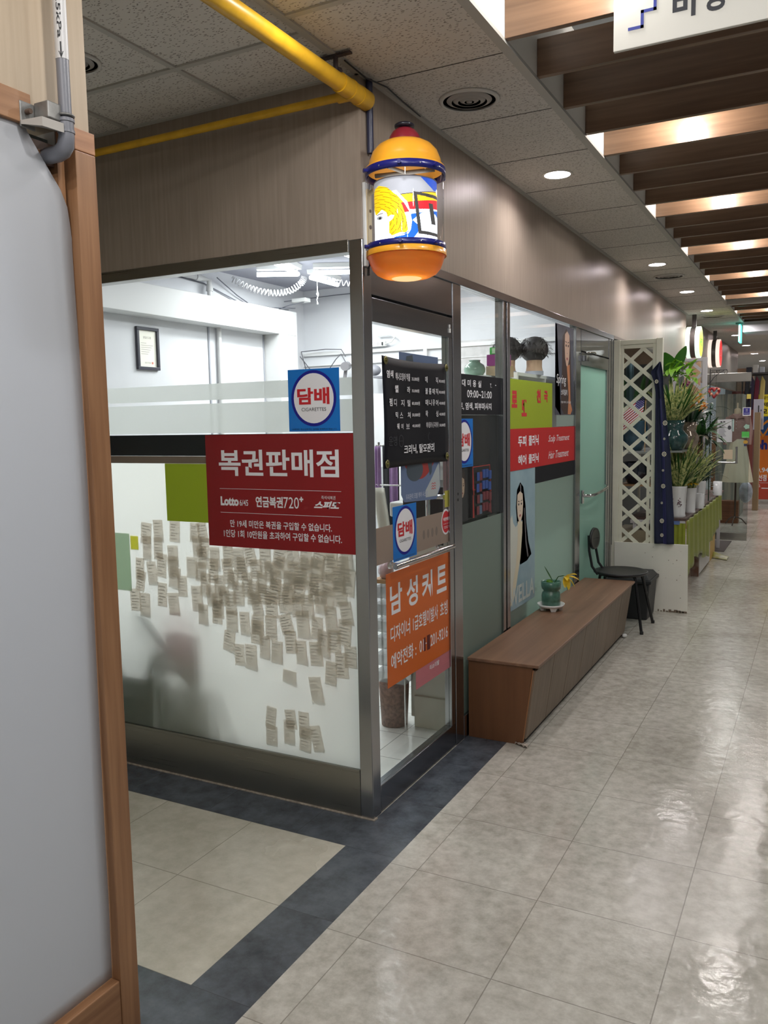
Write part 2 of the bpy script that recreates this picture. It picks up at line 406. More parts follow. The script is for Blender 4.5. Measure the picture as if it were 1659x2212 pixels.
M_celadon = mat('dark green glaze', (34, 66, 66), 0.12, coat=0.6, var=0.3, scale=25, bump=0.1)

# ============================================================ STRUCTURE
fl = MB()
xs = [-3.2, 0.0, 0.215, 3.4]; ys = [-4.0, -1.36, -1.13, -0.23, 0.0, 4.3, 26.0]
for i in range(3):
    for j in range(6):
        xm = (xs[i] + xs[i + 1]) / 2; ym = (ys[j] + ys[j + 1]) / 2
        if i == 1: mi = 2 if ym < 4.3 else 0
        elif i == 0: mi = (2 if (-1.36 < ym < -1.13 or -0.23 < ym < 0) else (1 if -1.13 < ym < -0.23 else 0))
        else: mi = 0
        fl.add([(xs[i], ys[j], 0), (xs[i + 1], ys[j], 0), (xs[i + 1], ys[j + 1], 0), (xs[i], ys[j + 1], 0)], [(0, 1, 2, 3)], mi)
struct('floor', fl, [M_floor, M_floor2, M_border], org=(0, 0, 0))
struct('floor_salon', MB().box(-2.4, -0.07, 0.07, 3.2, 0.001, 0.02), M_wtile, org=(0, 0, 0))
# ceilings
struct('ceiling', MB().box(0.0, 0.556, -4.0, 10.5, 2.94, 2.96).box(-3.2, 0.0, -1.36, 0.0, 2.94, 2.96), M_ceil, org=(0, 0, 0))
struct('ceiling_upper', MB().box(0.5, 3.4, -4.0, 10.5, 3.32, 3.36), M_slab, org=(0, 0, 0))
struct('ceiling_far', MB().box(0.0, 3.4, 10.5, 26.0, 2.94, 2.96).box(-1.2, 0.0, 8.5, 26, 2.94, 2.96), M_ceil, org=(0, 0, 0))
b = MB()
for k in range(-1, 17):
    y = 0.111 + 0.61 * k
    b.box(0.0, 0.535, y - 0.003, y + 0.001, 2.9385, 2.9405)
struct('trim_1', b, mat('dark joint', (70, 66, 62), 0.7))
b = MB().box(0.533, 0.5686, -4.0, 10.5, 2.934, 2.948)
struct('trim_2', b, M_bar)
struct('trim_3', MB().box(0.556, 0.5685, -4.0, 10.5, 2.942, 3.32), M_fascia)
b = MB()
for x in (-0.56, -1.16, -1.76, -2.36): b.box(x - 0.012, x + 0.012, -1.36, -0.0, 2.933, 2.941)
for y in (-0.377, -0.977):
    b.box(-3.2, 0.0, y - 0.012, y + 0.012, 2.9325, 2.9405)
b.box(-0.012, 0.016, -4.0, 0.0, 2.932, 2.9404).box(0.0, 0.53, -0.512, -0.488, 2.933, 2.9405).box(-3.2, 0, -0.018, 0.0, 2.932, 2.942)
b.box(0.0, 0.02, 0.0, 8.5, 2.93, 2.942)
struct('trim_4', b, M_bar)
# facade cladding
struct('wall_front', MB().box(-3.2, 0.0, 0.0, 0.06, 2.335, 2.94), M_clad, org=(0, 0, 0))
struct('wall_side', MB().box(-0.06, 0.0, 0.06, 8.5, 2.33, 2.94), M_clad, org=(0, 0, 0))
struct('wall_far_left', MB().box(-1.2, 0.0, 9.98, 10.04, 0.0, 2.94).box(-0.06, 0.0, 10.04, 15.8, 2.15, 2.94).box(-0.03, 0.0, 8.46, 8.5, 0, 2.33), [mat('warm tan board', (178, 142, 112), 0.5, var=0.05)], org=(0, 0, 0))
struct('trim_5', MB().box(0.0, 0.004, 10.04, 15.8, 2.15, 2.935), steel('dark brushed panel', (150, 142, 132), 0.4, 'z', 0.5), org=(0, 0, 0))
struct('trim_6', MB().box(-0.004, 0.004, 4.36, 8.5, 2.305, 2.33), mat('dull strip', (120, 112, 104), 0.5))
struct('wall_right', MB().box(3.36, 3.4, -4.0, 26.0, 0, 3.36), mat('corridor far side', (160, 160, 162), 0.6, col2=(96, 98, 102), scale=0.9, stretch=(1, 1, 0.3)), org=(0, 0, 0))
struct('wall_end', MB().box(-1.2, 3.4, 25.9, 26.0, 0, 3.36), mat('end wall', (150, 146, 142), 0.7), org=(0, 0, 0))
struct('wall_alcove_side', MB().box(-3.2, -0.06, -1.40, -1.362, 0.0, 2.94), mat('cream alcove wall', (226, 222, 214), 0.6), org=(0, 0, 0))
struct('wall_alcove', MB().box(-3.24, -3.2, -1.36, 0.0, 0, 2.94), M_clad2, org=(0, 0, 0))
# neighbour shop corner at the left edge of the photograph
struct('wall_left', MB().box(-3.2, -0.008, -4.0, -1.342, 2.336, 2.94), M_clad2, org=(0, 0, 0))
struct('trim_7', MB().box(-0.055, 0.008, -1.402, -1.34, 0.0, 2.283), M_post, bevel=0.002)
struct('trim_8', MB().box(-0.055, 0.008, -1.402, -1.34, 2.284, 2.334), wood('cross grain block', (158, 108, 74), (184, 134, 96), 5.0, 'y', 0.42), bevel=0.0015)
struct('trim_9', MB().box(-0.055, 0.006, -4.0, -1.403, 0.0, 0.19), M_posty, bevel=0.003)
struct('trim_10', MB().box(-0.055, -0.002, -4.0, -1.513, 2.305, 2.372), M_posty, bevel=0.002)
b = MB().box(-0.055, -0.02, -1.432, -1.412, 1.9, 2.27).box(-0.055, -0.028, -1.478, -1.472, 1.95, 2.27)
struct('trim_11', b, M_post)
struct('trim_12', MB().box(-0.055, -0.03, -1.6, -1.405, 2.24, 2.29), mat('dark rail in the opening', (92, 64, 46), 0.6))
struct('wall_left_inner', MB().box(-0.10, -0.085, -1.62, -1.40, 1.85, 2.32), mat('dim inner board', (128, 142, 142), 0.5))
def sheet(u, v):
    # soft vinyl sheet with its upper corner cut back in a ragged curve
    z = 0.192 + v * (2.33 - 0.192)
    if z < 2.09: lim = -1.404
    elif z < 2.17: lim = -1.404 + 0.0 - (z - 2.09) / 0.08 * 0.012
    elif z < 2.205: lim = -1.416 - (z - 2.17) / 0.035 * 0.03
    elif z < 2.30: lim = -1.446 - (z - 2.205) / 0.095 * 0.078
    else: lim = -1.53
    y = -4.0 + u * (lim + 4.0)
    edge = max(0, 1 - (lim - y) / 0.25)
    x = -0.016 + 0.006 * math.sin(z * 3.1 + y * 2.0) * (0.3 + v) + 0.010 * edge * max(0, v - 0.86) * 7
    if z < 0.4: x -= 0.004 * (0.4 - z) / 0.2
    return (x, y, z)
s = obj('vinyl_sheet', MB().grid(sheet, 70, 60), mat('soft white vinyl', (222, 225, 230), 0.3, spec=0.4, trans=0.4), solid=0.0015)
lamp('vinyl_fill_light', (-1.0, -2.3, 2.25), 1.2, 30.0, (0.96, 0.98, 1.0), size_y=0.6)  # unseen lamp added to backlight the vinyl sheet
tag(s, 'large soft white vinyl sheet stretched behind the brown wooden post at left', 'vinyl sheet')
# salon interior shell
struct('wall_back', MB().box(-2.42, -0.06, 3.2, 3.24, 0, 2.8), M_salonw, org=(0, 0, 0))
struct('wall_salon', MB().box(-2.42, -2.35, 0.06, 3.2, 0, 2.8), M_salonw, org=(0, 0, 0))
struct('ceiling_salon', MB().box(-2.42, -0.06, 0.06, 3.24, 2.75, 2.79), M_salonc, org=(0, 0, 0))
struct('trim_13', MB().box(-2.349, -2.2, 0.06, 2.87, 2.34, 2.53), M_soffit, bevel=0.004)
struct('trim_14', MB().box(-2.349, -2.2, 2.62, 2.87, 0.02, 2.34).box(-2.349, -2.3, 0.06, 0.25, 0.02, 2.34), M_soffit, bevel=0.003)
struct('trim_15', MB().box(-2.35, -0.06, 3.175, 3.2, 2.205, 2.235).box(-2.35, -0.06, 3.18, 3.2, 2.12, 2.125).box(-1.22, -1.19, 3.17, 3.2, 1.6, 2.21), mat('white wall trim', (222, 222, 222), 0.5))
struct('trim_16', MB().box(-2.349, -2.342, 1.93, 1.945, 0.1, 2.34).box(-2.35, -2.345, 2.60, 2.612, 0.1, 2.34), mat('grey panel joint', (150, 152, 160), 0.6))
# room behind the far frosted door
struct('wall_back_room', MB().box(-1.6, -0.06, 4.42, 4.46, 0, 2.9).box(-1.64, -1.6, 3.24, 4.46, 0, 2.9), M_salonw, org=(0, 0, 0))
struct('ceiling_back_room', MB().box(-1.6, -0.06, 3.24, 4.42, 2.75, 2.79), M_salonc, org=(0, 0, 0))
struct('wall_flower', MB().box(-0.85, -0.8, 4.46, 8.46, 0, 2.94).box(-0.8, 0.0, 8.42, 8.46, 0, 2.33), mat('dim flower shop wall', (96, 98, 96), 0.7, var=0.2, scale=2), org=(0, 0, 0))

# ============================================================ SHOPFRONT FRAMES (steel), WINDOWS, DOORS
w1 = sgroup('window_1', (-1.6, 0.02, 0.0))
obj('frame', MB().box(-3.2, -0.06, -0.004, 0.055, 2.29, 2.338).box(-3.2, -0.06, 0.0, 0.055, 0.0, 0.205).box(-3.2, -0.06, -0.004, 0.0, 0.192, 0.205), M_ssx, w1, bevel=0.002)
obj('corner_post', MB().box(-0.06, 0.0, 0.0, 0.07, 0.0, 2.335), M_ss, w1, bevel=0.003)
obj('pane', MB().box(-3.2, -0.06, 0.003, 0.008, 0.205, 2.29), M_glass, w1)
obj('sealant', MB().tube([(-3.2, -0.003, 0.001), (-0.02, -0.003, 0.001), (0.004, -0.004, 0.001), (0.004, 0.02, 0.001)], 0.006, 6), mat('dirty sealant', (150, 140, 128), 0.7, var=0.3, scale=60), w1)
w2 = sgroup('window_2', (0, 1.3, 0))
obj('frame', MB().box(-0.05, 0.0, 0.885, 0.985, 0.0, 2.29).box(-0.05, 0.002, 0.985, 1.6, 0.0, 0.12), M_ss, w2, bevel=0.002)
obj('pane', MB().box(-0.020, -0.015, 0.985, 1.6, 0.12, 2.29), M_glass, w2)
w3 = sgroup('window_3', (0, 2.4, 0))
obj('frame', MB().box(-0.05, 0.0, 1.6, 1.64, 0.0, 2.29).box(-0.05, 0.0, 1.665, 1.715, 0.0, 2.29).box(-0.05, -0.02, 1.64, 1.665, 0, 2.29).box(-0.05, 0.0, 3.15, 3.22, 0.0, 2.29).box(-0.05, -0.006, 3.22, 3.305, 0.0, 2.29).box(-0.05, 0.0, 1.715, 3.15, 0.0, 0.12), M_ss, w3, bevel=0.002)
obj('pane', MB().box(-0.020, -0.015, 1.715, 3.15, 0.12, 2.29), M_glass, w3)
struct('trim_17', MB().box(-0.05, 0.006, 0.07, 4.345, 2.29, 2.33), M_ssy, bevel=0.002)
def sdoor(name, y0, y1, gmat, fr1):
    d = sgroup(name, (0, (y0 + y1) / 2, 0))
    obj('transom_panel', MB().box(-0.05, -0.004, y0, y1, 2.135, 2.29), M_ssy, d, bevel=0.002)
    obj('top_rail', MB().box(-0.045, -0.002, y0 + 0.004, y1 - 0.004, 2.03, 2.124), M_ssy, d, bevel=0.002)
    obj('bottom_rail', MB().box(-0.045, -0.002, y0 + 0.004, y1 - 0.004, 0.006, 0.117), M_ssy, d, bevel=0.003)
    obj('stile', MB().box(-0.04, -0.003, fr1, y1 - 0.004, 0.117, 2.03), M_ss, d, bevel=0.002)
    obj('pane', MB().box(-0.020, -0.015, y0, fr1, 0.117, 2.03), gmat, d)
    obj('dark_gap', MB().box(-0.05, -0.03, y0, y1, 2.12, 2.14), M_dark, d)
    return d
d1 = sdoor('door_1', 0.07, 0.885, M_glass, 0.835)
def handle(par, x, y0, y1, z, r=0.012, out=0.05, brk=None):
    b = MB(); s = 1 if out > 0 else -1
    b.tube([(x + out, y0, z), (x + out, y1, z + 0.002)], r, 16)
    for yy in brk or (y0 + 0.1, y1 - 0.1):
        b.tube([(x, yy, z), (x + out * 0.6, yy, z), (x + out * 0.95, yy, z)], r * 0.8, 12)
        b.tube([(x - 0.002, yy, z), (x + s * 0.008, yy, z)], r * 1.5, 16)
    return obj('handle', b, M_chrome, par)
handle(d1, -0.014, 0.165, 0.78, 1.035, brk=(0.21, 0.70))
obj('lock_holes', MB().fpoly(XF(0.0005), [(0.93 + 0.007 * math.cos(a), 1.245 + 0.007 * math.sin(a)) for a in [PI * k / 8 for k in range(16)]], 0).fpoly(XF(0.0005), [(0.93 + 0.007 * math.cos(a), 1.275 + 0.007 * math.sin(a)) for a in [PI * k / 8 for k in range(16)]], 0), M_dark, d1)
h = MB(); h.tube([(-0.02, 0.80, 1.27), (-0.085, 0.80, 1.27), (-0.1, 0.79, 1.255), (-0.1, 0.79, 1.08), (-0.085, 0.8, 1.07), (-0.02, 0.80, 1.07)], 0.012, 12)
obj('inner_handle', h, M_chrome, d1)
obj('lock_tag', MB().box(-0.002, 0.003, 0.835, 0.85, 2.052, 2.072).box(-0.002, 0.002, 0.838, 0.847, 2.075, 2.09), M_white, d1)
M_doorfrost = mat('sea green frosted glass', (184, 214, 202), 0.25, trans=0.6, spec=0.5)
d2 = sdoor('door_2', 3.305, 4.2, M_doorfrost, 4.14)
obj('frame', MB().box(-0.05, 0.0, 4.2, 4.26, 0.0, 2.29).box(-0.05, 0.0, 4.285, 4.345, 0, 2.29).box(-0.05, -0.015, 4.26, 4.285, 0, 2.29), M_ss, d2, bevel=0.002)
hb = MB().tube([(0.0, 3.36, 1.06), (0.04, 3.40, 1.055), (0.055, 3.52, 1.055), (0.06, 3.7, 1.065), (0.055, 3.9, 1.075), (0.03, 4.05, 1.08), (0.0, 4.1, 1.08)], 0.012, 14)
hb.box(-0.004, 0.006, 3.335, 3.385, 1.0, 1.1)
obj('handle', hb, M_chrome, d2)
obj('closer_arm', MB().box(0, 0.03, 3.33, 3.40, 2.06, 2.10).tube([(0.02, 3.36, 2.12), (0.05, 3.5, 2.13), (0.01, 3.7, 2.13)], 0.006, 8), M_chrome, d2)

# films applied to the glass
def film(name, fr, u0, u1, v0, v1, m, label, cat, d=0.0, t=0.0006, group=None):
    o = obj(name, MB().fbox(fr, u0, u1, v0, v1, d, d + t), m)
    return tag(o, label, cat, group)
film('frosted_film', WF, -3.2, -0.06, 0.205, 1.465, M_frost, 'frosted white film covering the lower half of the corner window', 'window film', d=-0.0095)
film('frosted_stripe', WF, -3.2, -0.06, 1.743, 1.813, M_band, 'upper thin milky stripe across the corner window above the other stripe', 'window film', d=-0.0095)
film('frosted_stripe', WF, -3.2, -0.06, 1.600, 1.728, M_band, 'wider milky stripe across the corner window just above the black band', 'window film', d=-0.0095)
film('black_stripe', WF, -3.2, -0.06, 1.500, 1.594, M_black, 'long black stripe across the corner window left of the red sign', 'window film', d=-0.0095)
film('brown_stripe', WF, -3.2, -0.06, 1.466, 1.499, mat('brown grey film', (150, 130, 118), 0.5, trans=0.4), 'thin brown stripe under the black stripe on the corner window', 'window film', d=-0.0095)
o = film('lime_panel', WF, -1.045, -0.80, 1.205, 1.466, M_lime, 'plain lime green panel on the corner window left of the red sign', 'sign', d=-0.0030, t=0.0004)
film('frosted_film', DF, 0.985, 1.6, 0.12, 1.11, M_frostg, 'greenish frosted film on the lower narrow window beside the door', 'window film', d=-0.0148)
film('frosted_film', DF, 1.715, 3.15, 0.12, 1.232, M_frostg, 'greenish frosted film on the wide window behind the wooden bench', 'window film', d=-0.0148)
film('black_stripe', DF, 2.223, 3.16, 1.232, 1.338, M_black, 'short black stripe under the bright red treatment sign', 'window film', d=-0.0140)
film('beige_stripe', DF, 0.072, 0.883, 1.048, 1.202, M_beigeb, 'beige stripe across the glass door behind the blue sticker', 'window film', d=-0.0148)
o = film('brown_handprint_film', DF, 2.7, 3.15, 1.585, 1.665, mat('pale green film', (190, 205, 198), 0.4, trans=0.5), 'pale greenish film strip under the long-haired model poster', 'window film', d=-0.0148)
o.name = 'pale_film'

# ============================================================ SIGNS AND STICKERS
def child(o, name, mb, m): return obj(name, mb, m, o)
# red lottery sign
D = -0.0012
o = film('lottery_sign', WF, -0.806, -0.059, 1.105, 1.592, M_red, 'dark red lottery shop sign with big white lettering on corner window', 'sign', d=-0.0029, t=0.0012)
t = MB(); text(t, WF, '복권판매점', -0.735, -0.128, 1.415, 1.528, D, off=0.022); child(o, 'heading', t, M_wink)
t = MB(); text(t, WF, 'Lotto', -0.733, -0.635, 1.285, 1.325, D, off=0.05); text(t, WF, '6/45', -0.630, -0.585, 1.287, 1.313, D, off=0.01)
text(t, WF, '연금복권', -0.545, -0.405, 1.283, 1.33, D, off=0.03); text(t, WF, '720', -0.402, -0.325, 1.283, 1.33, D); text(t, WF, '+', -0.322, -0.303, 1.312, 1.333, D, off=0.05)
text(t, WF, '스피또', -0.252, -0.125, 1.285, 1.318, D, off=0.05, shear=0.35); text(t, WF, '즉석식복권', -0.215, -0.148, 1.325, 1.34, D)
text(t, WF, '만 19세 미만은 복권을 구입할 수 없습니다.', -0.685, -0.168, 1.192, 1.225, D, off=0.015); text(t, WF, '1인당 1회 10만원을 초과하여 구입할 수 없습니다.', -0.722, -0.122, 1.147, 1.181, D, off=0.015)
child(o, 'small_lettering', t, M_wink)
t = MB().fbox(WF, -0.735, -0.12, 1.3585, 1.3600, D, D + 0.0003).fbox(WF, -0.735, -0.12, 1.2545, 1.2560, D, D + 0.0003); child(o, 'rule', t, M_wink)
def smoke_sticker(fr, u0, u1, v0, v1, d, label):
    o = film('cigarette_sticker', fr, u0, u1, v0, v1, M_blue, label, 'sticker', d=d, t=0.0008, group='blue cigarette stickers')
    w = u1 - u0; h = v1 - v0; cu = (u0 + u1) / 2; cv = v0 + h * 0.53; e = d + 0.0012
    child(o, 'oval', MB().disc(fr, cu, cv, w * 0.40, h * 0.415, e), M_wink)
    child(o, 'oval_outline', MB().ring(fr, cu, cv, w * 0.44, h * 0.45, w * 0.05, e + 0.0003), M_navyring)
    t = MB(); text(t, fr, '담배', cu - w * 0.32, cu + w * 0.31, v0 + h * 0.43, v0 + h * 0.70, e + 0.0006, off=0.035); child(o, 'lettering', t, M_redink)
    t = MB(); text(t, fr, 'CIGARETTES', cu - w * 0.24, cu + w * 0.24, v0 + h * 0.325, v0 + h * 0.38, e + 0.0006)
    text(t, fr, '19세미만 청소년에게는 담배를 판매하지 않습니다.', u0 + w * 0.06, u1 - w * 0.06, v0 + h * 0.02, v0 + h * 0.05, e + 0.0006); child(o, 'small_lettering', t, M_kink)
    return o
smoke_sticker(WF, -0.362, -0.118, 1.602, 1.853, -0.0029, 'blue cigarette sticker on corner window above the red lottery sign')
smoke_sticker(DF, 0.244, 0.476, 1.038, 1.275, -0.0140, 'blue cigarette sticker on the glass door above the door handle')
smoke_sticker(DF, 0.93, 1.168, 1.400, 1.645, -0.0040 - 0.010, 'blue cigarette sticker on narrow window half hidden by the steel post')
# round red sticker
o = tag(obj('round_sticker', MB().disc(DF, 0.807, 1.150, 0.054, 0.062, -0.0135).disc(DF, 0.807, 1.150, 0.054, 0.062, -0.0145), M_wink), 'small round red sticker with white rim at the door edge', 'sticker')
child(o, 'red_disc', MB().disc(DF, 0.807, 1.150, 0.045, 0.053, -0.0131), M_redink)
t = MB(); text(t, DF, '복권판매점', 0.775, 0.839, 1.155, 1.172, -0.0127, off=0.03); text(t, DF, '만 19세 미만 구입 불가', 0.775, 0.839, 1.138, 1.144, -0.0127); t.fbox(DF, 0.78, 0.834, 1.126, 1.128, -0.0129, -0.0127).fbox(DF, 0.785, 0.829, 1.119, 1.121, -0.0129, -0.0127); child(o, 'lettering', t, M_wink)
# orange men's cut sign
o = film('haircut_sign', DF, 0.172, 0.834, 0.506, 0.998, M_orange, "orange men's haircut sign with white lettering below the door handle", 'sign', d=-0.0142, t=0.001)
e = -0.0128; t = MB()
for ch, a in zip('남성커트', (0.205, 0.365, 0.525, 0.690)): text(t, DF, ch, a, a + 0.115, 0.815, 0.945, e, off=0.025)
child(o, 'heading', t, M_wink)
t = MB(); text(t, DF, '디자이너', 0.205, 0.395, 0.695, 0.765, e, off=0.015); text(t, DF, '1급호텔이발사', 0.425, 0.70, 0.695, 0.765, e, off=0.015); text(t, DF, '초빙', 0.725, 0.815, 0.695, 0.765, e, off=0.015)
text(t, DF, '예약전화 :', 0.205, 0.455, 0.575, 0.645, e, off=0.015); text(t, DF, '01', 0.49, 0.535, 0.58, 0.635, e, off=0.01); text(t, DF, '-', 0.556, 0.566, 0.605, 0.612, e, off=0.01); text(t, DF, '201-9216', 0.61, 0.815, 0.58, 0.635, e, off=0.01)
child(o, 'small_lettering', t, M_wink)
t = MB().fbox(DF, 0.538, 0.555, 0.575, 0.64, e, e + 0.0005).fbox(DF, 0.572, 0.605, 0.572, 0.642, e, e + 0.0005); child(o, 'covering_patch', t, mat('dark red patch', (96, 24, 20), 0.5))
o = film('pink_sticker', DF, 0.45, 0.836, 0.418, 0.52, mat('pink film', (214, 140, 148), 0.4, trans=0.3), 'pink strip sticker peeking out under the orange haircut sign', 'sticker', d=-0.0148)
child(o, 'lower_band', MB().fbox(DF, 0.45, 0.836, 0.418, 0.452, -0.0141, -0.0138), mat('dull rose film', (196, 120, 128), 0.4))
t = MB(); text(t, DF, '미소이발', 0.60, 0.71, 0.468, 0.492, -0.0136, off=0.02); child(o, 'lettering', t, M_wink)
# black price banner hung on the door
def banner(u, v):
    return DF(0.158 + u * 0.655 + 0.004 * math.sin(v * 5), 1.442 + v * 0.462 - 0.010 * math.sin(PI * u) * (1 if v > 0.5 else -0.4), -0.006 + 0.003 * math.sin(u * 7 + v * 3))
o = tag(obj('price_banner', MB().grid(banner, 20, 14), M_black, solid=0.001), 'black cloth price list hung by grommets on the glass door', 'banner')
e = 0.0002; t = MB(); tb = lambda s, a, b_, c, d_, off=0.01: text(t, DF, s, a, b_, c, d_, e, off=off)
tb('염색', 0.185, 0.245, 1.815, 1.847, 0.03); tb('헤나오징어 먹물', 0.265, 0.405, 1.808, 1.84, 0.01); tb('35,000원', 0.42, 0.495, 1.81, 1.828)
tb('웰', 0.258, 0.29, 1.757, 1.787, 0.03); tb('라', 0.375, 0.403, 1.757, 1.785, 0.02); tb('35,000원', 0.42, 0.495, 1.76, 1.776)
tb('펌', 0.205, 0.233, 1.70, 1.732, 0.02); tb('디', 0.248, 0.272, 1.70, 1.73); tb('지', 0.312, 0.345, 1.70, 1.728); tb('털', 0.375, 0.403, 1.70, 1.728); tb('80,000원', 0.42, 0.5, 1.705, 1.722)
tb('믹', 0.26, 0.282, 1.65, 1.676, 0.02); tb('스', 0.30, 0.33, 1.65, 1.675); tb('쳐', 0.375, 0.403, 1.65, 1.676); tb('50,000원', 0.42, 0.5, 1.655, 1.672)
tb('웨', 0.272, 0.294, 1.603, 1.628, 0.02); tb('이', 0.312, 0.332, 1.603, 1.626); tb('브', 0.36, 0.392, 1.603, 1.626); tb('40,000원', 0.42, 0.5, 1.608, 1.624)
for k, (s1, pr) in enumerate((('매', '80,000원'), ('볼륨매직', '80,000원'), ('매니큐어', '40,000원'), ('왁', '40,000원'), ('헤어클리닉,두피케어', '50,000원'))):
    z = 1.808 - k * 0.051
    if len(s1) == 1:
        tb(s1, 0.56, 0.585, z, z + 0.028); tb('직' if k == 0 else '싱', 0.675, 0.70, z, z + 0.028)
    elif len(s1) == 4:
        for q, ch in enumerate(s1): tb(ch, 0.56 + q * 0.038, 0.587 + q * 0.038, z, z + 0.027)
    else: tb(s1, 0.565, 0.70, z, z + 0.027, 0.0)
    tb(pr, 0.712, 0.78, z + 0.004, z + 0.02)
tb('크리닉, 탈모관리', 0.335, 0.65, 1.493, 1.535, 0.02)
child(o, 'lettering', t, M_wink)
t = MB(); text(t, DF, '운명', 0.195, 0.27, 1.535, 1.575, e, off=0.0); t.ring(DF, 0.31, 1.553, 0.022, 0.026, 0.003, e).fbox(DF, 0.29, 0.33, 1.552, 1.554, e, e + .0004)
pts = [(0.60, 1.585), (0.585, 1.57), (0.59, 1.552), (0.615, 1.548), (0.628, 1.535), (0.625, 1.52)]
for a, c in zip(pts, pts[1:]): t.fpoly(DF, [(a[0] - .002, a[1]), (a[0] + .002, a[1]), (c[0] + .002, c[1]), (c[0] - .002, c[1])], e)
child(o, 'faded_emblem', t, mat('faded grey ink', (58, 60, 66), 0.6))
for k, (gy, gz) in enumerate(((0.175, 1.885), (0.795, 1.885), (0.175, 1.462), (0.795, 1.468))):
    g = MB().lathe(0, 0, [(0.006, 0), (0.016, 0), (0.018, 0.002), (0.014, 0.004), (0.006, 0.003)], 20)
    g.v = [(0.001 + z, gy + x, gz + y) for x, y, z in g.v]
    g2 = MB().tube([(0.002, gy, gz), (0.010, gy, gz)], 0.006, 10); g.add(g2.v, g2.f)
    child(o, 'grommet', g, mat('aged brass', (150, 146, 100), 0.3, 1.0))
# clear plastic advert behind the price banner
P = MB().fpoly(DF, [(0.33, 1.93), (0.735, 1.93), (0.745, 1.32), (0.70, 1.27), (0.36, 1.285), (0.33, 1.32)], -0.0149)
o = tag(obj('plastic_advert', P, mat('pale blue advert sheet', (128, 146, 178), 0.25, trans=0.35), solid=0.0006), 'translucent hair product advert behind the black price banner', 'poster')
r_ = [(0.37 + 0.36 * k / 12, 1.44 - 0.075 * math.sin(PI * min(1, k / 12 * 1.0)) ** 1 + 0.05 * (k / 12) ** 2) for k in range(13)]
child(o, 'red_swoosh', MB().fpoly(DF, [(0.37, 1.46), (0.735, 1.46)] + [(0.735, 1.445)] + r_[::-1], -0.0144), mat('advert red', (176, 66, 62), 0.4, trans=0.2))
child(o, 'grey_print', MB().disc(DF, 0.47, 1.42, 0.085, 0.05, -0.0141).fpoly(DF, [(0.60, 1.46), (0.66, 1.46), (0.65, 1.40), (0.63, 1.385)], -0.0141).fpoly(DF, [(0.40, 1.915), (0.46, 1.925), (0.47, 1.89), (0.39, 1.885)], -0.0141), mat('advert grey', (70, 82, 92), 0.4))
child(o, 'white_corner', MB().fpoly(DF, [(0.58, 1.32), (0.66, 1.38), (0.735, 1.445), (0.743, 1.33), (0.705, 1.285), (0.58, 1.288)], -0.0141), mat('advert white', (206, 214, 214), 0.4, trans=0.3))
t = MB(); text(t, DF, '두피관리 모발 케어 시스템', 0.375, 0.60, 1.293, 1.318, -0.0138, off=0.01); child(o, 'lettering', t, mat('pale ink', (190, 198, 214), 0.5))
t = MB()
for k in range(3):
    z = 1.345 - k * 0.012
    q = [(0.645 + 0.012 * i, z + (0.006 if i % 2 else 0)) for i in range(5)]
    t.fpoly(DF, q + [(a, c - 0.0035) for a, c in q[::-1]], -0.0137)
child(o, 'wave_emblem', t, M_redink)
film('yellow_note', DF, 0.798, 0.845, 1.22, 1.30, mat('pale yellow paper', (206, 200, 96), 0.6, trans=0.3), 'pale yellow note taped near the door lock', 'paper note', d=-0.0144)
h = MB()
for k in range(4): h.disc(DF, 0.555 + k * 0.047, 1.118 - 0.0 * k, 0.013, 0.022, -0.0139, n=14)
tag(obj('ink_smudge', h, mat('grey smudge', (128, 116, 108), 0.6)), 'four faded smudges on the beige door stripe left of the round sticker', 'stain')
# narrow window signs
o = film('opening_hours_sign', DF, 0.985, 1.597, 1.665, 1.868, M_black, 'black opening hours sign with white lettering on narrow window', 'sign', d=-0.0138, t=0.0012)
t = MB(); e = -0.0122
for k, ch in enumerate('현대미용실'): text(t, DF, ch, 0.915 + k * 0.073 + 0.035, 0.95 + k * 0.073 + 0.045, 1.807, 1.842, e, off=0.02)
text(t, DF, 'T.', 1.42, 1.445, 1.81, 1.832, e, off=0.01); text(t, DF, '-', 1.50, 1.515, 1.823, 1.827, e, off=0.02)
text(t, DF, '09:00~21:00', 1.09, 1.445, 1.752, 1.79, e, off=0.01); text(t, DF, '커트, 염색, 피부마사지', 0.935, 1.44, 1.688, 1.727, e, off=0.02)
for k in range(len(t.v)):
    if t.v[k][1] < 0.987: t.v[k] = (t.v[k][0] - 0.0016, max(t.v[k][1], 0.987), t.v[k][2])
child(o, 'lettering', t, M_wink)
# lime and red treatment signs
o = film('lottery_heaven_sign', DF, 1.718, 2.597, 1.581, 1.872, M_lime, 'lime green sign with four red syllables on the wide window', 'sign', d=-0.0138, t=0.001)
t = MB()
for ch, a, z, w_, h_ in (('로', 1.775, 1.705, 0.10, 0.10), ('또', 1.955, 1.655, 0.10, 0.10), ('천', 2.255, 1.74, 0.085, 0.085), ('국', 2.41, 1.745, 0.085, 0.075)): text(t, DF, ch, a, a + w_, z, z + h_, -0.0124, off=0.055)
child(o, 'lettering', t, M_redink)
o = film('treatment_sign', DF, 1.716, 3.262, 1.337, 1.583, M_red2, 'bright red scalp and hair treatment sign on the wide window', 'sign', d=-0.0120, t=0.001)
t = MB(); e = -0.0105
text(t, DF, '두피', 1.885, 2.04, 1.475, 1.54, e, off=0.03); text(t, DF, '클리닉', 2.085, 2.29, 1.475, 1.54, e, off=0.03); text(t, DF, '헤어', 1.885, 2.04, 1.365, 1.425, e, off=0.03); text(t, DF, '클리닉', 2.085, 2.29, 1.365, 1.425, e, off=0.03)
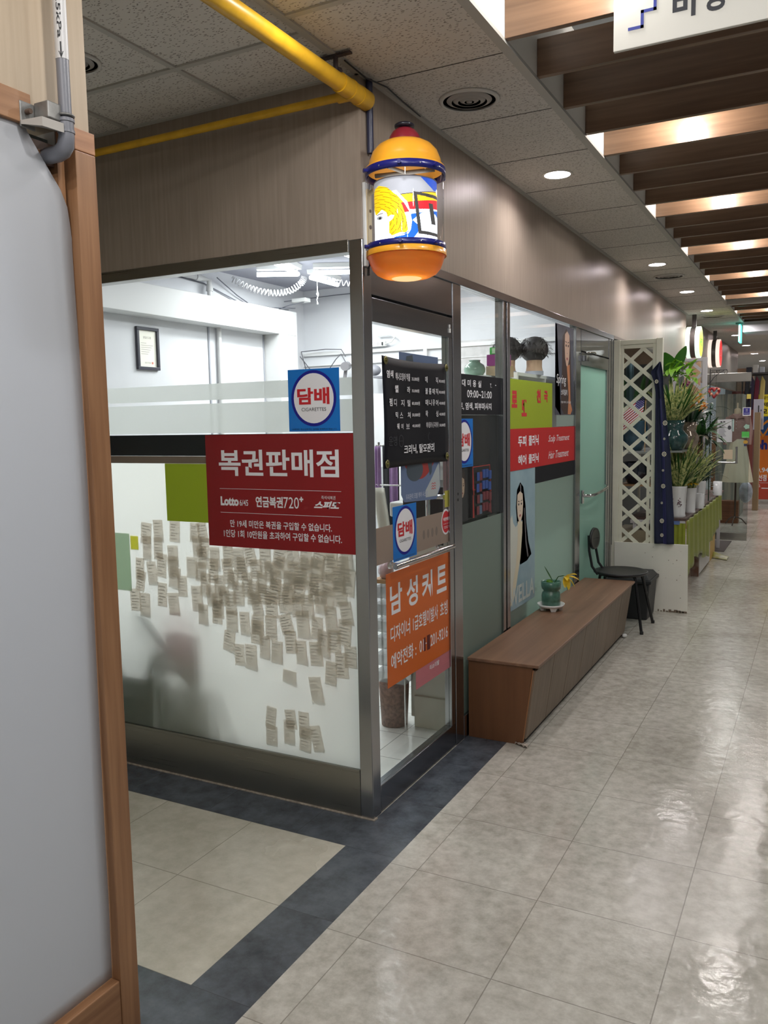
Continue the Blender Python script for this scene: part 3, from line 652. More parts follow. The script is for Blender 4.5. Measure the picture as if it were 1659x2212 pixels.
text(t, DF, 'Scalp Treatment', 2.505, 3.02, 1.475, 1.53, e, shear=0.4); text(t, DF, 'Hair Treatment', 2.505, 3.0, 1.375, 1.425, e, shear=0.4)
child(o, 'lettering', t, M_wink)
# portrait posters (generic models)
M_skin = mat('printed skin tone', (206, 172, 152), 0.5); M_hairb = mat('printed dark hair', (38, 32, 34), 0.45)
def face(o, fr, cu, cv, w, h, d, skin):
    child(o, 'printed_face', MB().fpoly(fr, [(cu + w * a, cv + h * b_) for a, b_ in ((-.42, .5), (0, .62), (.42, .5), (.5, .1), (.4, -.32), (.16, -.56), (0, -.6), (-.16, -.56), (-.4, -.32), (-.5, .1))], d), skin)
    f = MB()
    for s_ in (-1, 1):
        f.disc(fr, cu + s_ * .22 * w, cv + .12 * h, .10 * w, .045 * h, d + .0004, n=12)
        f.fpoly(fr, [(cu + s_ * .10 * w, cv + .24 * h), (cu + s_ * .34 * w, cv + .27 * h), (cu + s_ * .36 * w, cv + .24 * h), (cu + s_ * .10 * w, cv + .21 * h)], d + .0004)
    f.fpoly(fr, [(cu - .03 * w, cv - .12 * h), (cu + .06 * w, cv - .14 * h), (cu + .02 * w, cv - .17 * h)], d + .0004)
    child(o, 'printed_eyes', f, M_hairb)
    child(o, 'printed_lips', MB().disc(fr, cu, cv - .33 * h, .15 * w, .05 * h, d + .0004, n=14), mat('printed lips', (160, 84, 84), 0.5))
e = -0.0128
o = film('hair_model_poster', DF, 1.72, 2.222, 0.505, 1.34, mat('poster blue grey', (138, 168, 182), 0.35, col2=(158, 186, 196), scale=3, stretch=(1, 2, 2)), 'tall blue poster of a long-haired model beside the bench', 'poster', d=-0.0140, t=0.0012)
child(o, 'printed_hair', MB().fpoly(DF, [(1.87, 1.02), (1.85, 1.12), (1.87, 1.22), (1.93, 1.262), (1.99, 1.23), (2.03, 1.12), (2.05, 1.0), (2.09, .88), (2.15, .795), (2.06, .765), (1.93, .76), (1.90, .80), (1.95, .92), (1.97, 1.03)], e), mat('printed dark brown hair', (56, 52, 54), 0.5))
child(o, 'hair_shine', MB().fpoly(DF, [(2.0, 1.1), (2.015, 1.1), (2.05, .9), (2.09, .79), (2.07, .785), (2.03, .88)], e + .0002).fpoly(DF, [(1.925, 1.25), (1.945, 1.25), (1.95, 1.2), (1.93, 1.2)], e + .0002), mat('hair shine', (96, 94, 98), 0.5))
child(o, 'printed_dress', MB().fpoly(DF, [(1.722, .56), (1.722, 1.04), (1.78, 1.08), (1.80, 1.03), (1.84, 1.0), (1.88, 1.01), (1.92, .98), (1.86, .80), (1.80, .66), (1.77, .56)], e + .0004), mat('printed cream', (206, 210, 200), 0.5))
child(o, 'printed_arm', MB().fpoly(DF, [(1.88, 1.03), (1.97, 1.02), (1.965, .95), (1.93, .80), (1.85, .64), (1.80, .56), (1.74, .53), (1.78, .63), (1.85, .78), (1.88, .92)], e + .0008), mat('printed pale skin', (216, 208, 182), 0.5))
face(o, DF, 1.925, 1.112, 0.115, 0.155, e + .0006, mat('printed light skin', (220, 204, 184), 0.5))
t = MB(); text(t, DF, 'WELLA', 1.73, 2.205, 0.53, 0.64, e + .0012, off=0.02); child(o, 'lettering', t, mat('pale poster ink', (200, 210, 206), 0.5))
o = film('styling_poster', DF, 2.665, 3.125, 1.665, 2.275, mat('poster dark grey', (76, 80, 98), 0.3, col2=(52, 52, 66), scale=4), 'dark long-haired model poster with white lettering on upper wide window', 'poster', d=-0.0140, t=0.0012)
child(o, 'red_side', MB().fpoly(DF, [(2.667, 1.72), (2.80, 1.66), (2.78, 1.85), (2.74, 2.0), (2.70, 2.27), (2.667, 2.27)], e), mat('poster red brown', (168, 72, 54), 0.4))
child(o, 'printed_hair', MB().fpoly(DF, [(2.80, 1.72), (2.83, 2.0), (2.84, 2.2), (2.93, 2.26), (3.03, 2.2), (3.06, 2.0), (3.07, 1.75), (3.0, 1.67), (2.88, 1.67)], e + .0003), mat('printed brown hair', (62, 42, 38), 0.4))
child(o, 'warm_streak', MB().fpoly(DF, [(2.95, 2.0), (3.02, 2.02), (3.05, 1.75), (3.10, 1.70), (3.05, 1.668), (2.98, 1.67), (3.0, 1.8)], e + .0005), mat('poster warm streak', (196, 128, 88), 0.4))
face(o, DF, 2.955, 2.12, 0.13, 0.20, e + .0006, M_skin)
t = MB(); text(t, DF, 'Spring', 2.69, 2.93, 1.86, 1.94, e + .0012, shear=0.2, off=0.0); text(t, DF, '스타일러', 2.80, 2.96, 1.80, 1.84, e + .0012, off=0.01); text(t, DF, '모발 케어 스타일링', 2.80, 3.06, 1.745, 1.76, e + .0012); child(o, 'lettering', t, M_wink)
# dark display backing with cigarette racks behind narrow window
o = film('dark_backing', DF, 0.985, 1.598, 1.112, 1.664, mat('smoked black panel', (16, 17, 22), 0.12, spec=0.6), 'glossy black backing panel behind the narrow window', 'panel', d=-0.045, t=0.002)
o = film('portrait_card', DF, 0.985, 1.13, 1.12, 1.39, mat('card black', (26, 26, 34), 0.3), 'black card with a dark-haired model portrait beside cigarette racks', 'poster', d=-0.030, t=0.001)
child(o, 'printed_hair', MB().disc(DF, 1.055, 1.315, 0.052, 0.075, -0.0285), mat('printed warm hair', (60, 46, 44), 0.5))
face(o, DF, 1.055, 1.295, 0.06, 0.085, -0.028, M_skin)
def rack(z0, label):
    o = film('cigarette_rack', DF, 1.19, 1.47, z0, z0 + 0.15, mat('rack black', (26, 26, 30), 0.4), label, 'display rack', d=-0.038, t=0.012, group='small cigarette racks')
    e = -0.0255
    child(o, 'red_edge', MB().fpoly(DF, [(1.19, z0), (1.215, z0), (1.20, z0 + .15), (1.19, z0 + .15)], e).fbox(DF, 1.19, 1.44, z0 + .145, z0 + .15, e, e + .001).fpoly(DF, [(1.44, z0 + .15), (1.447, z0 + .15), (1.47, z0), (1.462, z0)], e), mat('red rim', (190, 50, 44), 0.4))
    R = random.Random(int(z0 * 100)); cols = [(196, 206, 206), (40, 80, 160), (150, 160, 170), (220, 220, 214), (120, 40, 50), (86, 110, 140)]
    for q in range(3):
        c = MB()
        for i in range(2):
            for j in range(2):
                a = 1.23 + (2 * q + i) % 5 * 0.045 + 0.006 * j; zz = z0 + 0.012 + (j * 0.06) + 0.01 * (q % 2)
                c.fbox(DF, a, a + 0.036, zz, zz + 0.045, e, e + 0.006 + 0.001 * q)
        child(o, 'cigarette_pack', c, mat('pack colour %d' % R.randrange(6), cols[R.randrange(6)], 0.4))
rack(1.245, 'upper red-edged cigarette rack behind the narrow window')
rack(1.125, 'lower red-edged cigarette rack behind the narrow window')

# ============================================================ SLIPS OF PAPER BEHIND THE FROSTED FILM
NOTES = [(-1.184,1.142),(-1.109,1.158),(-1.01,1.158),(-0.894,1.159),(-0.849,1.161),(-1.183,1.073),(-1.114,1.073),(-1.027,1.049),(-0.882,1.097),(-0.843,1.091),(-1.233,0.971),(-1.231,0.914),(-1.158,0.956),(-1.098,0.996),(-1.03,0.993),(-1.023,0.945),(-0.978,0.908),(-0.918,1.0),(-1.27,0.819),(-1.211,0.803),(-1.101,0.858),(-1.035,0.822),(-0.895,0.858),(-0.864,0.789),(-0.784,0.804),(-0.704,0.851),(-0.703,0.772),(-0.722,0.68),(-0.632,0.768),(-0.667,0.623),(-0.605,0.622),(-0.562,0.767),(-0.568,0.735),(-0.529,0.674),(-0.493,0.762),(-0.466,0.658),(-0.412,0.785),(-0.392,0.708),(-0.341,0.672),(-0.328,0.793),(-0.259,0.785),(-0.267,0.673),(-0.406,0.558),(-0.272,0.518),(-0.197,0.599),(-0.141,0.636),(-0.176,0.735),(-0.125,0.777),(-0.095,0.678),(-0.19,0.829),(-0.115,0.858),(-0.509,0.361),(-0.508,0.279),(-0.415,0.31),(-0.404,0.366),(-0.338,0.353),(-0.331,0.288),(-0.274,0.302),(-0.227,0.722),(-0.856,1.046),(-0.786,1.048),(-0.712,1.068),(-0.654,1.05),(-0.589,1.07),(-0.512,1.068),(-0.439,1.073),(-0.371,1.085),(-0.305,1.07),(-0.241,1.077),(-0.176,1.099),(-0.111,1.089),(-0.867,0.981),(-0.795,0.99),(-0.715,0.995),(-0.636,1.01),(-0.561,1.013),(-0.485,1.006),(-0.427,1.03),(-0.369,1.012),(-0.306,1.025),(-0.247,1.032),(-0.187,1.04),(-0.125,1.038),(-0.844,0.925),(-0.764,0.93),(-0.688,0.958),(-0.612,0.942),(-0.535,0.958),(-0.463,0.973),(-0.391,0.969),(-0.331,0.987),(-0.261,0.967),(-0.207,0.976),(-0.147,0.998),(-0.091,0.986),(-0.81,0.879),(-0.742,0.88),(-0.66,0.897),(-0.58,0.909),(-0.522,0.905),(-0.464,0.921),(-0.401,0.915),(-0.343,0.935),(-0.272,0.933),(-0.201,0.923),(-0.142,0.939),(-0.777,0.833),(-0.564,0.86),(-0.487,0.861),(-0.419,0.881),(-0.356,0.871),(-0.302,0.874),(-0.236,0.895)]
M_slip = mat('thin receipt paper', (220, 210, 200), 0.8, trans=0.76)
M_slipink = mat('receipt print', (130, 116, 108), 0.8, trans=0.3)
R = random.Random(11)
LOWN = {51: 'upper left slip of the small low cluster near the bottom of the frosted window', 52: 'lower left slip of the small low cluster on the frosted window', 53: 'lower middle slip of the small low cluster on the frosted window',
        54: 'upper middle slip of the small low cluster on the frosted window', 55: 'upper right slip of the small low cluster on the frosted window', 56: 'lower right slip of the small low cluster, beside the last one', 57: 'rightmost slip of the small low cluster on the frosted window'}
for i, (x, z) in enumerate(NOTES):
    a = R.gauss(0, 0.09); w_ = 0.060 * R.uniform(.9, 1.1); h_ = 0.100 * R.uniform(.85, 1.15); y0 = 0.0104 + 0.0003 * (i % 9); curl = R.choice((0.0005, 0.002, 0.008))
    if i == 42: w_, h_, a = 0.07, 0.055, -0.12
    x = min(x, -0.064 - w_ * .6)
    def fn(u, v):
        du = (u - .5) * w_; dv = (v - .5) * h_
        return (x + du * math.cos(a) - dv * math.sin(a), y0 + curl * (1 - v) ** 2 * (0.4 + u), z + du * math.sin(a) + dv * math.cos(a))
    mb = MB().grid(fn, 3, 5)
    def seg(u0, u1, v):
        q = [fn(u0, v), fn(u1, v), fn(u1, v + .03), fn(u0, v + .03)]
        mb.add([(p[0], p[1] - .0006, p[2]) for p in q], [(0, 1, 2, 3)], 1)
    for k in range(6):
        v = .12 + k * .135 + R.uniform(-.02, .02); seg(.12, R.uniform(.5, .9), v)
    if i in LOWN: lb = LOWN[i]; g = 'low cluster of paper slips'
    elif i in (42, 43): lb = 'short wide paper slip hanging alone below the main cluster' if i == 42 else 'tall paper slip hanging alone below the main cluster, right of the wide one'; g = 'lone paper slips'
    elif x < -0.95: lb = 'paper slip in the left end of the cluster behind the frosted window'; g = 'paper slips at the left of the cluster'
    else: lb = 'paper slip in the dense cluster behind the frosted window under red sign'; g = 'dense cluster of paper slips'
    tag(obj('paper_slip', mb, [M_slip, M_slipink]), lb, 'paper note', g)
film('yellow_note', WF, -1.285, -1.235, 1.06, 1.125, mat('bright yellow paper', (236, 234, 90), 0.7, trans=0.75), 'yellow sticky note behind the frosted window beside the brown post', 'paper note', d=-0.0115)
film('green_strip', WF, -1.40, -1.29, 0.86, 1.135, mat('pale green paper', (206, 222, 204), 0.7, trans=0.75), 'pale green paper strip at the left edge of the frosted window', 'paper', d=-0.0115)

# ============================================================ LAMPS, VENTS, LOUVRES
def downlight(x, y, label, z=2.94, power=P_DOWN):
    t = thing('downlight', (x, y, z), label, 'ceiling light', 'recessed corridor downlights')
    obj('trim_ring', MB().lathe(x, y, [(0.068, z + 0.001), (0.082, z - 0.001), (0.080, z - 0.005), (0.068, z - 0.003)], 32, cap=False), M_fascia, t)
    obj('diffuser', MB().lathe(x, y, [(0.0, z - 0.0035), (0.068, z - 0.0035)], 32), mat('lit diffuser', (255, 250, 252), 0.5, emit=9.0), t)
    lamp('light', (x, y, z - 0.008), 0.13, power, (1.0, 0.96, 0.95), t, spread=2.6)
    return t
LB = ['nearest round downlight in the corridor ceiling strip', 'second nearest round downlight before the far ceiling vent', 'third nearest round downlight beyond the second ceiling vent', 'fourth downlight above the lattice and hanging round signs',
      'fifth downlight just left of the green exit sign', 'sixth downlight, right below the exit sign', 'seventh downlight far down the corridor', 'farthest visible downlight above the yellow banner']
for i, (x, y) in enumerate(((0.281, 1.673), (0.285, 4.70), (0.284, 6.489), (0.272, 8.272), (0.30, 11.876), (0.286, 14.09), (0.27, 16.4), (0.27, 19.0))):
    downlight(x, y, LB[i], power=P_DOWN if i < 4 else P_DOWN * 2)
for y in (-0.60, -2.4): lamp('corridor_light', (0.28, y, 2.93), 0.11, P_DOWN * 1.2, (1, 0.96, 0.95), spread=3.0)
def vent(x, y, r, label, z=2.94):
    t = thing('ceiling_vent', (x, y, z), label, 'air vent')
    obj('rim', MB().lathe(x, y, [(r * 0.86, z - 0.001), (r, z - 0.001), (r * 0.99, z - 0.007), (r * 0.9, z - 0.012), (r * 0.86, z - 0.008)], 40, cap=False), mat('vent off white', (196, 194, 190), 0.4), t)
    obj('throat', MB().lathe(x, y, [(0.0, z - 0.0015), (r * 0.88, z - 0.0015)], 32), mat('vent shadow metal', (120, 116, 112), 0.6), t)
    for k in range(3):
        a = r * (0.74 - 0.21 * k)
        obj('louvre_ring', MB().lathe(x, y, [(a, z - 0.004), (a - r * 0.15, z - 0.012), (a - r * 0.165, z - 0.011), (a - 0.02 * r, z - 0.003)], 40, cap=False), mat('vent ring metal', (150, 146, 142), 0.35), t)
    obj('hub', MB().lathe(x, y, [(r * 0.1, z - 0.004), (r * 0.09, z - 0.012), (0, z - 0.013)], 20), mat('vent ring metal', (150, 146, 142)), t)
vent(0.262, 0.456, 0.125, 'large round ceiling vent nearest the hanging barber lamp')
vent(0.275, 5.38, 0.14, 'round ceiling vent between the second and third downlights')
vent(0.27, 8.95, 0.14, 'round ceiling vent above the green and yellow round sign')
vent(-0.84, -0.60, 0.10, 'small round vent in the alcove ceiling beside the grey pipe')
ORD = ['first', 'second', 'third', 'fourth', 'fifth', 'sixth', 'seventh', 'eighth', 'ninth', 'tenth', 'eleventh', 'twelfth', 'thirteenth', 'fourteenth', 'fifteenth', 'sixteenth', 'seventeenth', 'eighteenth', 'nineteenth', 'twentieth', 'twenty-first', 'twenty-second', 'twenty-third', 'twenty-fourth', 'twenty-fifth', 'twenty-sixth', 'twenty-seventh', 'farthest']
proto = None
for k in range(0, 28):
    y = 0.018 + 0.3685 * k
    lb = ('brightly lit %s wooden louvre board, counted from the front of the ceiling grille' if k % 4 == 0 else 'dark brown %s wooden louvre board, counted from the front of the ceiling grille') % ORD[k]
    g = 'lit ceiling louvre boards' if k % 4 == 0 else 'dark ceiling louvre boards'
    if proto is None:
        proto = obj('louver_board', MB().box(0.569, 2.9, y, y + 0.028, 2.944, 3.082), M_louver, bevel=0.0015); tag(proto, lb, 'ceiling louvre', g)
    else:
        c = proto.copy(); C.objects.link(c); c.location = proto.location + Vector((0, 0.3685 * k, 0)); c['label'] = lb; c['group'] = g
for k in list(range(0, 28, 4)):
    y = 0.018 + 0.3685 * k - 0.17
    lb = 'small bulb hidden above the louvre boards, lighting the %s board' % ORD[k]
    t = thing('louver_lamp', (0.97, y, 3.32), lb, 'ceiling light', 'bulbs above the louvre boards')
    obj('stem', MB().tube([(0.97, y, 3.32), (0.97, y, 3.10)], 0.012, 8), M_white, t)
    obj('bulb', MB().ball((0.97, y, 3.065), (0.035, 0.035, 0.035)), mat('lit bulb', (255, 248, 240), 0.5, emit=40.0), t)
    for xx in (0.97, 1.9): lamp('light', (xx, y, 3.02), 0.04, P_BULB, (1.0, 0.965, 0.93), t, shape='POINT')
for y in (-1.456 - 0.18, -2.93 - 0.18):
    lamp('corridor_light', (0.97, y, 3.02), 0.04, P_BULB * 1.3, (1.0, 0.97, 0.94), shape='POINT'); lamp('corridor_light', (2.0, y, 3.02), 0.05, P_BULB * 1.3, (1.0, 0.97, 0.94), shape='POINT')
# hanging stair sign
YS = YF(-0.15)
o = obj('stair_sign', MB().box(0.978, 1.9, -0.15, -0.135, 2.752, 3.12), mat('sign white', (226, 224, 216), 0.4), bevel=0.002); tag(o, 'white hanging emergency stairs sign with blue stair symbol', 'sign')
t = MB()
st = [(0.0, 0.0), (0.065, 0.0), (0.065, 0.075), (0.13, 0.075), (0.13, 0.15), (0.195, 0.15)]
w_ = 0.009
for (a, b_), (c, d_) in zip(st, st[1:]):
    x0, x1 = sorted((a, c)); z0, z1 = sorted((b_, d_)); t.fbox(YS, 1.022 + x0 * .57, 1.022 + x1 * .57 + w_, 2.803 + z0 * .57, 2.803 + z1 * .57 + w_, 0.0005, 0.0012)
child(o, 'stair_symbol', t, mat('stair blue', (44, 58, 150), 0.5))
t = MB(); text(t, YS, '비', 1.151, 1.216, 2.805, 2.895, 0.001, off=0.03); text(t, YS, '상', 1.236, 1.306, 2.805, 2.895, 0.001, off=0.03); text(t, YS, '계', 1.333, 1.402, 2.810, 2.895, 0.001, off=0.03); text(t, YS, '단', 1.43, 1.50, 2.805, 2.895, 0.001, off=0.03)
child(o, 'lettering', t, mat('sign charcoal', (40, 42, 50), 0.5))
child(o, 'hanging_rod', MB().tube([(1.1, -0.142, 3.115), (1.1, -0.142, 3.32)], 0.004, 6).tube([(1.75, -0.142, 3.115), (1.75, -0.142, 3.32)], 0.004, 6), M_chrome)

# ============================================================ PIPES
M_yel = mat('yellow gas pipe paint', (206, 160, 34), 0.38, var=0.12, scale=14)
t = thing('gas_pipe', (0.012, -1.5, 2.84), 'thick yellow gas pipe running overhead to the shop corner', 'pipe')
obj('pipe', MB().tube([(0.012, y, 2.847) for y in (-4.0, -2.0, -0.06)], 0.030, 20), M_yel, t)
obj('coupling', MB().tube([(0.012, -0.17, 2.847), (0.012, -0.035, 2.847)], 0.0345, 20).tube([(0.012, -0.10, 2.847), (0.012, -0.085, 2.847)], 0.0365, 20), M_yel, t)
obj('end_cap', MB().tube([(0.012, -0.035, 2.847), (0.012, 0.035, 2.847), (0.012, 0.045, 2.847)], [0.036, 0.036, 0.030], 20), M_yel, t)
obj('hanger', MB().tube([(0.012, -0.19, 2.87), (0.012, -0.19, 2.935)], 0.009, 8).box(-0.05, 0.075, -0.20, -0.18, 2.925, 2.932).tube([(0.012, -0.19, 2.88), (0.012, -0.165, 2.885)], 0.014, 8), mat('rusty hanger', (62, 52, 54), 0.6, var=0.3, scale=40), t)
t = thing('gas_pipe', (-1.2, -0.07, 2.83), 'thinner yellow gas pipe running along the wall above the corner window', 'pipe')
obj('pipe', MB().tube([(-3.2, -0.07, 2.842), (-1.0, -0.07, 2.838), (-0.02, -0.07, 2.838)], 0.0155, 16), M_yel, t)
obj('tee_socket', MB().tube([(-0.05, -0.07, 2.838), (0.0, -0.07, 2.838)], 0.022, 16), M_yel, t)
tag(obj('cable_pipe', MB().tube([(0.014, 0.055, 2.93), (0.014, 0.055, 2.66)], 0.013, 12).tube([(0.016, 0.055, 2.66), (0.012, 0.03, 2.45), (0.012, 0.03, 2.2)], 0.003, 6), mat('dark blue conduit', (38, 42, 66), 0.4)), 'dark blue vertical conduit above the barber lamp bracket', 'conduit')
tag(obj('ceiling_cable', MB().tube([(0.02, -0.14, 2.93), (0.03, 0.0, 2.915), (0.04, 0.15, 2.93), (0.035, 0.3, 2.925), (0.02, 0.5, 2.93)], 0.003, 6), M_dark), 'thin dark cable along the ceiling edge beside the yellow pipe cap', 'cable')
M_grey = mat('grey pvc', (122, 124, 132), 0.35)
t = thing('grey_pipe', (0.04, -1.455, 2.26), 'grey plastic pipe with white lettered label and elbow at left', 'pipe')
obj('pipe', MB().tube([(0.042, -1.457, 3.2), (0.042, -1.457, 2.30)], 0.0142, 18), M_grey, t)
obj('label_wrap', MB().tube([(0.042, -1.457, 3.2), (0.042, -1.457, 2.456)], 0.0147, 18), mat('label white', (206, 206, 206), 0.4), t)
el = [(0.042, -1.457, 2.325), (0.042, -1.457, 2.29), (0.038, -1.457, 2.272), (0.028, -1.457, 2.262), (0.012, -1.457, 2.258), (-0.02, -1.457, 2.258)]
obj('elbow', MB().tube(el, [0.0175, 0.0175, 0.019, 0.019, 0.0185, 0.0185], 18).tube([(0.042, -1.457, 2.328), (0.042, -1.457, 2.321)], 0.0195, 18).tube([(0.042, -1.457, 2.303), (0.042, -1.457, 2.297)], 0.0192, 18), M_grey, t)
obj('branch', MB().tube([(-0.01, -1.457, 2.258), (-0.08, -1.457, 2.258)], 0.0165, 16), M_grey, t)
def wrap(u, v, d=0.0):
    # text wound on the pipe: u along the pipe (downwards), v around it
    a = math.atan2(-1, 1.0) + (v - 0.5) * 1.5 - 0.15
    return (0.042 + 0.0151 * math.cos(a), -1.457 + 0.0151 * math.sin(a), 2.80 - u)
tt = MB(); text(tt, wrap, '가스 2.5kPa', 0.115, 0.302, 0.25, 0.80, 0, off=0.02)
tt.v = tt.v
tt.add([wrap(u, v) for u, v in ((0.31, .48), (0.34, .48), (0.34, .62), (0.31, .62))], [(0, 1, 2, 3)]); tt.add([wrap(u, v) for u, v in ((0.33, .3), (0.345, .55), (0.33, .8))], [(0, 1, 2)])
obj('lettering', tt, M_kink, t)
M_clamp = mat('galvanised clamp', (138, 138, 136), 0.45, 0.6, var=0.2, scale=30)
t = thing('pipe_clamp', (0.02, -1.49, 2.32), 'grey metal clamp bracket fixing the grey pipe to the wall', 'bracket')
obj('bracket_plate', MB().box(-0.005, 0.0, -1.545, -1.505, 2.295, 2.352).box(0.0, 0.045, -1.508, -1.47, 2.318, 2.355), M_clamp, t, bevel=0.003)
obj('lower_plate', MB().prism([(0.0, -1.545, 2.30), (0.05, -1.53, 2.292), (0.055, -1.475, 2.292), (0.0, -1.475, 2.31)], [(0.0, -1.545, 2.308), (0.05, -1.53, 2.312), (0.055, -1.475, 2.312), (0.0, -1.475, 2.318)]), mat('pale clamp face', (176, 172, 166), 0.4), t)
obj('strap', MB().tube([(0.042 + 0.018 * math.cos(a), -1.457 + 0.018 * math.sin(a), 2.335) for a in [2 * PI * k / 16 for k in range(17)]], 0.003, 6), M_clamp, t)
obj('bolt', MB().tube([(0.0, -1.528, 2.33), (0.014, -1.528, 2.33)], 0.006, 6), mat('rusted bolt', (96, 78, 66), 0.6), t)

# ============================================================ BARBER LAMP
LX, LY, LR = 0.19, -0.005, 0.143
t = thing('barber_lamp', (0.0, LY, 2.40), 'yellow and blue drum shaped salon lamp hanging on the shop corner', 'wall lamp')
M_ly = mat('aged yellow plastic', (226, 158, 42), 0.3, var=0.06, scale=10, coat=0.2)
M_lo = mat('glowing orange plastic', (222, 142, 54), 0.35, trans=0.3, coat=0.2)
M_lb = mat('navy blue plastic', (22, 26, 104), 0.3, coat=0.3)
M_cap = mat('maroon plastic', (120, 26, 40), 0.3, coat=0.3)
L_ = lambda p, **k: MB().lathe(LX, LY, p, 56, **k)
obj('dome', L_([(0.148, 2.553), (0.146, 2.562), (0.136, 2.567), (0.131, 2.590), (0.120, 2.618), (0.100, 2.640), (0.078, 2.652), (0.05, 2.656), (0.0, 2.657)], cap=False), M_ly, t)
obj('dome_lining', L_([(0.138, 2.548), (0.128, 2.58), (0.1, 2.62), (0.0, 2.63)], cap=False), mat('lining tan', (222, 164, 66), 0.5), t)
lamp('light', (LX, LY, 2.512), 0.16, 0.22, (1, 0.93, 0.8), t, rot=(PI, 0, 0))
obj('cap', L_([(0.060, 2.654), (0.056, 2.674), (0.044, 2.692), (0.03, 2.702), (0.0, 2.704)]), M_cap, t)
obj('knob', L_([(0.018, 2.702), (0.018, 2.708), (0.036, 2.708), (0.037, 2.716), (0.030, 2.721), (0.0, 2.722)]), mat('black blue knob', (22, 24, 36), 0.3), t)
for nm, z0, z1 in (('upper_band', 2.528, 2.556), ('lower_band', 2.262, 2.285)):
    o = obj(nm, L_([(0.1445, z0), (0.149, z0), (0.149, z1), (0.1445, z1), (0.1445, z0)]), M_lb, t)
    for a in (-2.3, -1.25, -0.35, 0.9):
        ca, sa = math.cos(a), math.sin(a)
        obj('lug', MB().tube([(LX + 0.146 * ca, LY + 0.146 * sa, (z0 + z1) / 2), (LX + 0.164 * ca, LY + 0.164 * sa, (z0 + z1) / 2)], 0.0075, 8), M_lb, o)
    for a in (-2.65, -1.8, -0.75, -0.15):
        ca, sa = math.cos(a), math.sin(a)
        obj('screw', MB().ball((LX + 0.149 * ca, LY + 0.149 * sa, (z0 + z1) / 2), 0.003, n=8, k=6), M_chrome, o)
obj('clear_cylinder', L_([(0.1425, 2.262), (0.1425, 2.552)], cap=False), glass('clear acrylic', (245, 247, 250), 0.12, 0.02), t)
obj('bowl', L_([(0.150, 2.243), (0.150, 2.263), (0.1445, 2.263), (0.1445, 2.243), (0.150, 2.243)]), M_ly, t)
obj('bowl_glow', L_([(0.1445, 2.246), (0.138, 2.225), (0.128, 2.20), (0.112, 2.182), (0.090, 2.171), (0.056, 2.166)]), M_lo, t)
obj('lens', L_([(0.056, 2.166), (0.05, 2.163), (0.0, 2.162)]), mat('warm lit lens', (255, 214, 150), 0.4, emit=0.9), t)
obj('top_plate', L_([(0.0, 2.505), (0.117, 2.505), (0.117, 2.508), (0.0, 2.508)]), mat('inner plate', (150, 150, 160), 0.4), t)
obj('inner_strut', MB().tube([(LX - 0.11, LY - 0.03, 2.545), (LX + 0.11, LY + 0.02, 2.548)], 0.008, 8).tube([(LX - 0.02, LY - 0.1, 2.548), (LX + 0.03, LY + 0.11, 2.545)], 0.007, 8), mat('strut grey', (96, 92, 90), 0.5), t)
# printed drum: a blonde figure and coloured waves, painted by testing points against outlines
va = math.atan2(-2.876 - LY, 1.587 - LX)
def inside(p, poly):
    x, y = p; r = False; n = len(poly); j = n - 1
    for i in range(n):
        xi, yi = poly[i]; xj, yj = poly[j]
        if (yi > y) != (yj > y) and x < (xj - xi) * (y - yi) / (yj - yi) + xi: r = not r
        j = i
    return r
HAIR = [(300, 1000), (325, 940), (370, 915), (460, 945), (560, 1040), (625, 1160), (665, 1290), (685, 1440), (660, 1470), (600, 1465), (510, 1500), (478, 1470), (478, 1340), (520, 1310), (538, 1268), (500, 1262), (465, 1285), (450, 1230), (400, 1195), (352, 1235), (330, 1250), (312, 1180)]
EAR = [(465, 1290), (535, 1270), (530, 1310), (480, 1345), (465, 1330)]
BLUE1 = [(715, 1262), (1060, 1205), (1060, 1470), (1040, 1480), (1040, 1330), (990, 1260), (920, 1225), (830, 1250), (735, 1330), (800, 1390), (800, 1460), (740, 1540), (720, 1600), (535, 1600), (535, 1510), (640, 1480), (715, 1440), (730, 1340)]
WHITEB = [(690, 1480), (715, 1440), (730, 1340), (700, 1230), (650, 1140), (560, 1030), (520, 990), (560, 985), (680, 1120), (720, 1260), (715, 1440), (640, 1500), (530, 1520), (530, 1600), (500, 1600), (520, 1505)]
DL = [(748, 1004), (1010, 1040), (1025, 1082), (788, 1042), (832, 1450), (1048, 1482), (1048, 1520), (798, 1484)]
SLIT = [(914, 1130), (960, 1138), (992, 1378), (944, 1374)]
CONE = [(735, 1570), (770, 1510), (820, 1475), (1060, 1500), (1060, 1600), (735, 1600)]
TIP = [(880, 1590), (905, 1545), (925, 1590)]
